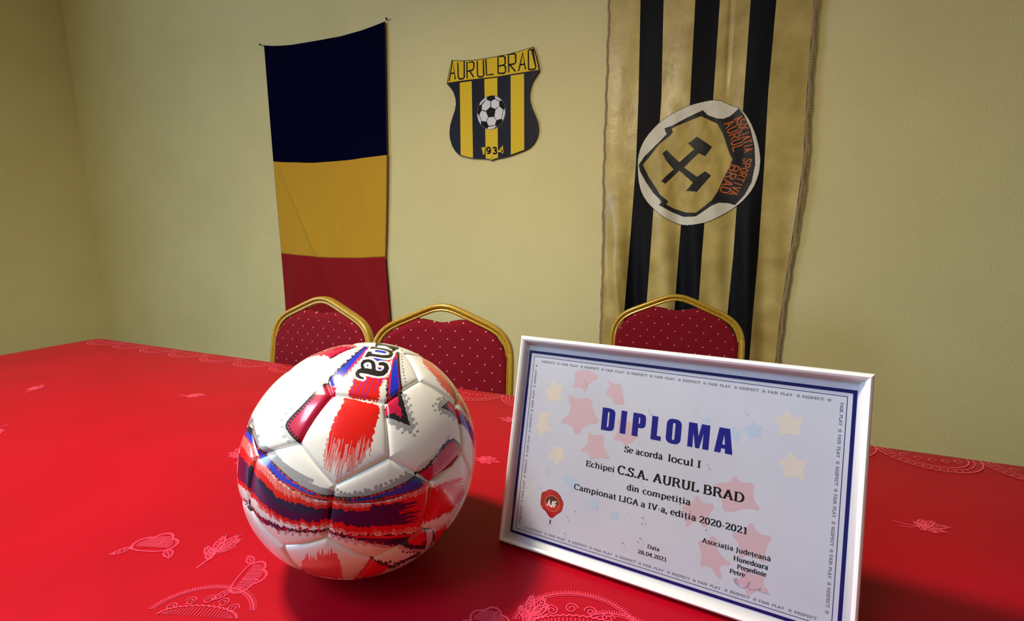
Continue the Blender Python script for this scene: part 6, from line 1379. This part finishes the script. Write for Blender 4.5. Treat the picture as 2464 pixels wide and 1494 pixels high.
def paint(Dr, front_only):
    th = np.arccos(np.clip(Dr[:, 2], -1, 1))
    lim = math.radians(76)
    th2 = np.where(th > lim, np.maximum(2 * lim - th, 0.02), th)
    rr_ = np.hypot(Dr[:, 0], Dr[:, 1]) + 1e-9
    d = np.stack([np.sin(th2) * Dr[:, 0] / rr_, np.sin(th2) * Dr[:, 1] / rr_, np.cos(th2)], 1)
    k = 0.11 * 1122 / (0.5105647 - 0.11 * d[:, 2])
    P = np.stack([d[:, 0] * k, d[:, 1] * k], 1)
    AE = np.stack([th2 * Dr[:, 0] / rr_, th2 * Dr[:, 1] / rr_], 1) * 230.0
    n = len(P)
    C = np.tile(WHITE, (n, 1))
    j1 = vnoise(AE[:, 0] * 0.35, AE[:, 1] * 0.35, 1) - 0.5
    j2 = vnoise(AE[:, 0] * 0.35 + 50, AE[:, 1] * 0.35, 2) - 0.5
    PJ = P + np.stack([j1, j2], 1) * 6.0
    saw = np.stack([np.zeros(n), (vnoise(AE[:, 0] * 0.30, AE[:, 1] * 0.02, 4) - 0.5) * 9], 1)
    PV = P + saw
    def fill(name, c, Q=P, w=None):
        m = inside(Q, cut(name))
        if w is not None:
            m &= w
        C[m] = c
        return m
    def blend(m, c, a):
        C[m] = C[m] * (1 - a) + np.asarray(c) * a
    def dots(name, c, r0, r1, step):
        Q = resample(cut(name), step)
        for i, q in enumerate(Q):
            r = r0 + (r1 - r0) * (i / max(1, len(Q) - 1))
            idx = np.where((abs(P[:, 0] - q[0]) < r) & (abs(P[:, 1] - q[1]) < r))[0]
            m = idx[np.hypot(P[idx, 0] - q[0], P[idx, 1] - q[1]) < r]
            C[m] = c
    def pdots(name, c, r):
        for q in cut(name):
            idx = np.where((abs(P[:, 0] - q[0]) < r) & (abs(P[:, 1] - q[1]) < r))[0]
            m = idx[np.hypot(P[idx, 0] - q[0], P[idx, 1] - q[1]) < r]
            C[m] = c
    def line(name, c, r, jag=0.0):
        s = stroke_sd(PJ if jag else P, cut(name), r)
        C[s < 0] = c
    def streaks(name, c, direction, p_solid, p_end, fq=0.55, seed=9, a=0.8):
        m = np.where(inside(PJ, cut(name)))[0]
        if len(m) == 0:
            return
        dx, dy = unit(direction)
        t = P[m, 0] * dx + P[m, 1] * dy
        s = -P[m, 0] * dy + P[m, 1] * dx
        f = np.clip((t - p_solid) / (p_end - p_solid), 0, 1)
        nz_ = 0.62 * vnoise(s * fq, t * 0.013, seed) + 0.38 * vnoise(s * fq * 2.3, t * 0.05, seed + 1)
        keep = nz_ > f * 0.80 + 0.10
        C[m[keep]] = C[m[keep]] * (1 - a) + np.asarray(c) * a
    def tproj(name_pt, direction):
        d_ = unit(direction)
        return float(np.dot(name_pt, d_))
    # greys
    fill('grey_band', GREY); pdots('dots_sw1', GREY, 3.6); pdots('dots_sw2', GREY, 5.4); pdots('dots_sw3', GREY, 3.8)
    fill('grey_tri', GREY, PJ); pdots('dots_tri1', GREY, 5.0); pdots('dots_tri2', GREY, 3.2)
    fill('grey_tip', GREY, PJ); pdots('dots_tip', GREY, 3.0)
    m = inside(PJ, cut('grey_left')); blend(m, (0.42, 0.44, 0.48), 0.6); pdots('dots_left', (0.45, 0.46, 0.5), 3.4)
    m = inside(PJ, cut('grey_r2')); blend(m, GREY, 0.55)
    m = inside(PJ, cut('grey_eright')); blend(m, (0.45, 0.48, 0.52), 0.45)
    dots('dots_e1', (0.2, 0.2, 0.23), 1.5, 2.0, 7)
    m = inside(PJ, cut('grey_topl')); blend(m, (0.5, 0.54, 0.6), 0.5); dots('dots_a1', (0.4, 0.42, 0.5), 1.6, 1.8, 8)
    # top-left, top-right patches
    fill('tl_peach', (0.74, 0.22, 0.20)); fill('tl_crimson', CRIM, PJ); line('tl_black', BLACK, 1.5, 1)
    dr = (0.62, -0.78)
    m = inside(PJ, cut('red_tr')); blend(m, ORED, 0.9)
    streaks('red_tr', WHITE, (-0.62, 0.78), -220, -60, 0.6, 12, 0.8)
    m = inside(P, cut('red_tr2')); blend(m, ORED, 0.92)
    # red main brush
    dirn = (-0.27, -1)
    top = np.max(cut('red_main')[:, 1]); bot = np.min(cut('red_streak')[:, 1])
    t0 = -top * 0.965
    streaks('red_streak', (0.66, 0.08, 0.10), dirn, t0 + 120, t0 + (top - bot) * 1.25, 0.75, 21, 0.72)
    streaks('red_main', RED, dirn, t0 + 70, t0 + 190, 0.45, 31, 1.0)
    streaks('red_streak', RED, dirn, t0 + 60, t0 + 175, 0.6, 35, 1.0)
    fill('red_top', RED, PJ)
    m = np.where(inside(PJ, cut('white_scratch')))[0]
    nz_ = vnoise(P[m, 0] * 0.7, P[m, 1] * 0.2, 17)
    C[m[nz_ > 0.42]] = (0.70, 0.62, 0.60)
    for q in ('purple1', 'purple2', 'purple3', 'purple4', 'purple5', 'purple6'):
        line(q, PURP, 1.3)
    # crimson corner, left
    fill('crimson_left', CRIM); line('black_left', BLACK, 1.7)
    dots('jag_left', BLACK, 2.2, 2.6, 7)
    fill('magenta_left', (0.70, 0.02, 0.13)); fill('blue_left', BLUE); line('black_bl', BLACK, 1.6, 1); line('black_bl2', BLACK, 0.9, 1)
    # right bar
    fill('magenta_right', (0.62, 0.015, 0.07)); line('black_br', BLACK, 3.6); dots('dots_br', (0.62, 0.02, 0.06), 1.7, 2.2, 5.6); fill('blue_right', BLUE); line('black_br2', BLACK, 1.5, 1)
    fill('black_tri', BLACK); fill('crimson_tri', CRIM, PJ)
    fill('black_tip', BLACK); fill('crimson_tip', CRIM, PJ); fill('blue_tip', BLUE)
    fill('crimson_r2', CRIM); line('black_r2', BLACK, 1.7); line('black_r2', BLACK, 2.8, 1)
    # re-fill the inside of the right crimson so only its rim is black
    cen = cut('crimson_r2').mean(0); m = inside((PJ - cen) / 0.84 + cen, cut('crimson_r2')); C[m] = CRIM
    # swoosh across the lower half
    fill('sw_black', BLACK); fill('sw_mag', (0.62, 0.012, 0.03)); fill('sw_blue', BLUE); fill('sw_blue2', (0.010, 0.022, 0.30))
    pdots('sw_reddots', (0.60, 0.012, 0.03), 2.6); dots('sw_reddots', (0.60, 0.012, 0.03), 1.6, 1.6, 9); dots('sw_blkdots', BLACK, 1.8, 1.5, 9)
    fill('sw_red', RED, PV)
    m = np.where(inside(PV, cut('sw_pink')))[0]
    nz_ = vnoise(AE[m, 0] * 0.9, AE[m, 1] * 0.12, 23)
    C[m] = np.where((nz_ > 0.56)[:, None], np.array((0.70, 0.24, 0.22)), np.array((0.72, 0.10, 0.09)))
    fill('sw_navy', NAVY, PV)
    streaks('sw_navystreak', NAVY, (1, 0.03), 42, 128, 0.38, 41, 1.0)
    m = np.where(inside(PV, cut('sw_pink2')))[0]
    nz_ = vnoise(AE[m, 0] * 0.8, AE[m, 1] * 0.12, 27)
    C[m] = np.where((nz_ > 0.56)[:, None], np.array((0.70, 0.22, 0.20)), np.array((0.72, 0.10, 0.09)))
    streaks('hatch_r1', RED, (0.96, 0.28), 130, 205, 0.5, 51, 0.95)
    streaks('hatch_pink', (0.72, 0.25, 0.38), (0.96, 0.28), 130, 240, 0.45, 53, 0.5)
    # lower line
    fill('grey_lo', (0.55, 0.35, 0.42), PJ); pdots('dots_lo', (0.55, 0.36, 0.42), 3.2)
    fill('lo_black', BLACK, PJ); fill('lo_navy', NAVY); fill('lo_navy2', NAVY); fill('lo_redline', RED); pdots('lo_reddots', (0.5, 0.01, 0.02), 3.0); fill('lo_red', RED, PJ); fill('lo_pinkbar', (0.66, 0.40, 0.48)); fill('lo_red2', RED)
    streaks('bot_streak', RED, (0, 1), tproj((0, np.min(cut('bot_red')[:, 1]) + 40), (0, 1)), np.max(cut('bot_streak')[:, 1]), 0.5, 61, 0.9)
    fill('bot_red2', RED, PJ); line('bot_blk', BLACK, 2.6, 1); dots('bot_dots', BLACK, 2.5, 1.8, 9); dots('bot_dots2', BLACK, 2.0, 1.8, 7)
    fill('gold_tick', OCH)
    # wordmark: black letters with a white outline
    if front_only.any():
        sd = np.full(n, 1e9)
        for s in BALL_TXT['strokes']:
            s = np.array(s, float)
            sd = np.minimum(sd, stroke_sd(P, s[:, :2], list(s[:, 2])))
        for q in BALL_TXT['feet']:
            q = q + [q[0]]
            e = stroke_sd(P, np.array(q, float), 0.01)
            e = np.where(inside(P, q), -1.0, e)
            sd = np.minimum(sd, e)
        C[(sd < 4.6) & front_only] = (0.80, 0.80, 0.80)
        for q in BALL_TXT['blues']:
            C[inside(P, q) & (sd > 1.5) & front_only] = BLUE
        C[(sd < 0) & front_only] = BLACK
        for q in BALL_TXT['holes']:
            C[inside(P, q) & front_only] = (0.80, 0.80, 0.80)
        C[inside(P, BALL_TXT['blues'][0]) & front_only] = BLUE
    return C

m_ball = attr_material('printed_ball_skin', 0.22, 0.55, coat=0.5)
add_bump(m_ball, 900, 0.06, 0.0004, 2)
ball = thing('football', 'glossy white football with red, crimson and blue print resting on the red tablecloth', 'football', tuple(BC - Vector((0, 0, BR_))))
for fc in sorted(faces):
    vv = V60[list(fc)]
    c0 = vv.mean(0); c0 /= np.linalg.norm(c0)
    # order around the centre
    e1 = unit(np.cross(c0, [0.3, 0.8, 0.5])); e2 = np.cross(c0, e1)
    ang = np.arctan2(vv @ e2, vv @ e1)
    vv = vv[np.argsort(ang)]
    nseg = 100 if c0[2] > 0.02 else 22
    allV, allF, allE = [], [], []
    idx_ij = [(i, j) for i in range(nseg + 1) for j in range(nseg + 1 - i)]
    lut = {q: k for k, q in enumerate(idx_ij)}
    ij = np.array(idx_ij, float)
    tri = []
    for i in range(nseg):
        for j in range(nseg - i):
            tri.append((lut[i, j], lut[i + 1, j], lut[i, j + 1]))
            if j < nseg - i - 1:
                tri.append((lut[i + 1, j], lut[i + 1, j + 1], lut[i, j + 1]))
    tri = np.array(tri)
    base = 0
    for k in range(len(vv)):
        a, b = vv[k], vv[(k + 1) % len(vv)]
        wa, wb = ij[:, 0] / nseg, ij[:, 1] / nseg
        wc = 1 - wa - wb
        P3 = c0 * wc[:, None] * np.linalg.norm((vv.mean(0))) + a * wa[:, None] + b * wb[:, None]
        P3 = P3 / np.linalg.norm(P3, axis=1, keepdims=True)
        # distance to the panel's edge in millimetres along the skin
        nrm_ = unit(np.cross(a, b))
        de = abs(np.arcsin(np.clip(P3 @ nrm_, -1, 1))) * 110.0
        allV.append(P3); allE.append(de); allF.append(tri + base)
        base += len(P3)
    P3 = np.concatenate(allV); de = np.concatenate(allE); F = np.concatenate(allF)
    key = np.round(P3 * 1e5).astype(np.int64)
    _, first, inv = np.unique(key, axis=0, return_index=True, return_inverse=True)
    inv = inv.ravel()
    P3 = P3[first]; de = de[first]; F = inv[F]
    F = F[(F[:, 0] != F[:, 1]) & (F[:, 1] != F[:, 2]) & (F[:, 0] != F[:, 2])]
    rad = BR_ * (1 + 0.0005) - 0.0021 * np.exp(-(de / 1.5) ** 1.3) - 0.0016 * np.exp(-de / 6.0) + 0.0007
    cols = paint(P3, P3[:, 2] > 0)
    # stitching thread shadow gap is geometry; only the ink is coloured here
    W = (P3[:, :1] * RT + P3[:, 1:2] * UP + P3[:, 2:] * FR)
    # make sure faces point outwards
    t0_ = F[0]
    nn = np.cross(W[t0_[1]] - W[t0_[0]], W[t0_[2]] - W[t0_[0]])
    if nn @ W[t0_[0]] < 0:
        F = F[:, ::-1]
    W = W * rad[:, None] + np.array([0, 0, BR_])
    W[:, 2] = np.maximum(W[:, 2], 0.0006)
    np_mesh('panel', W, F, cols, m_ball, ball)
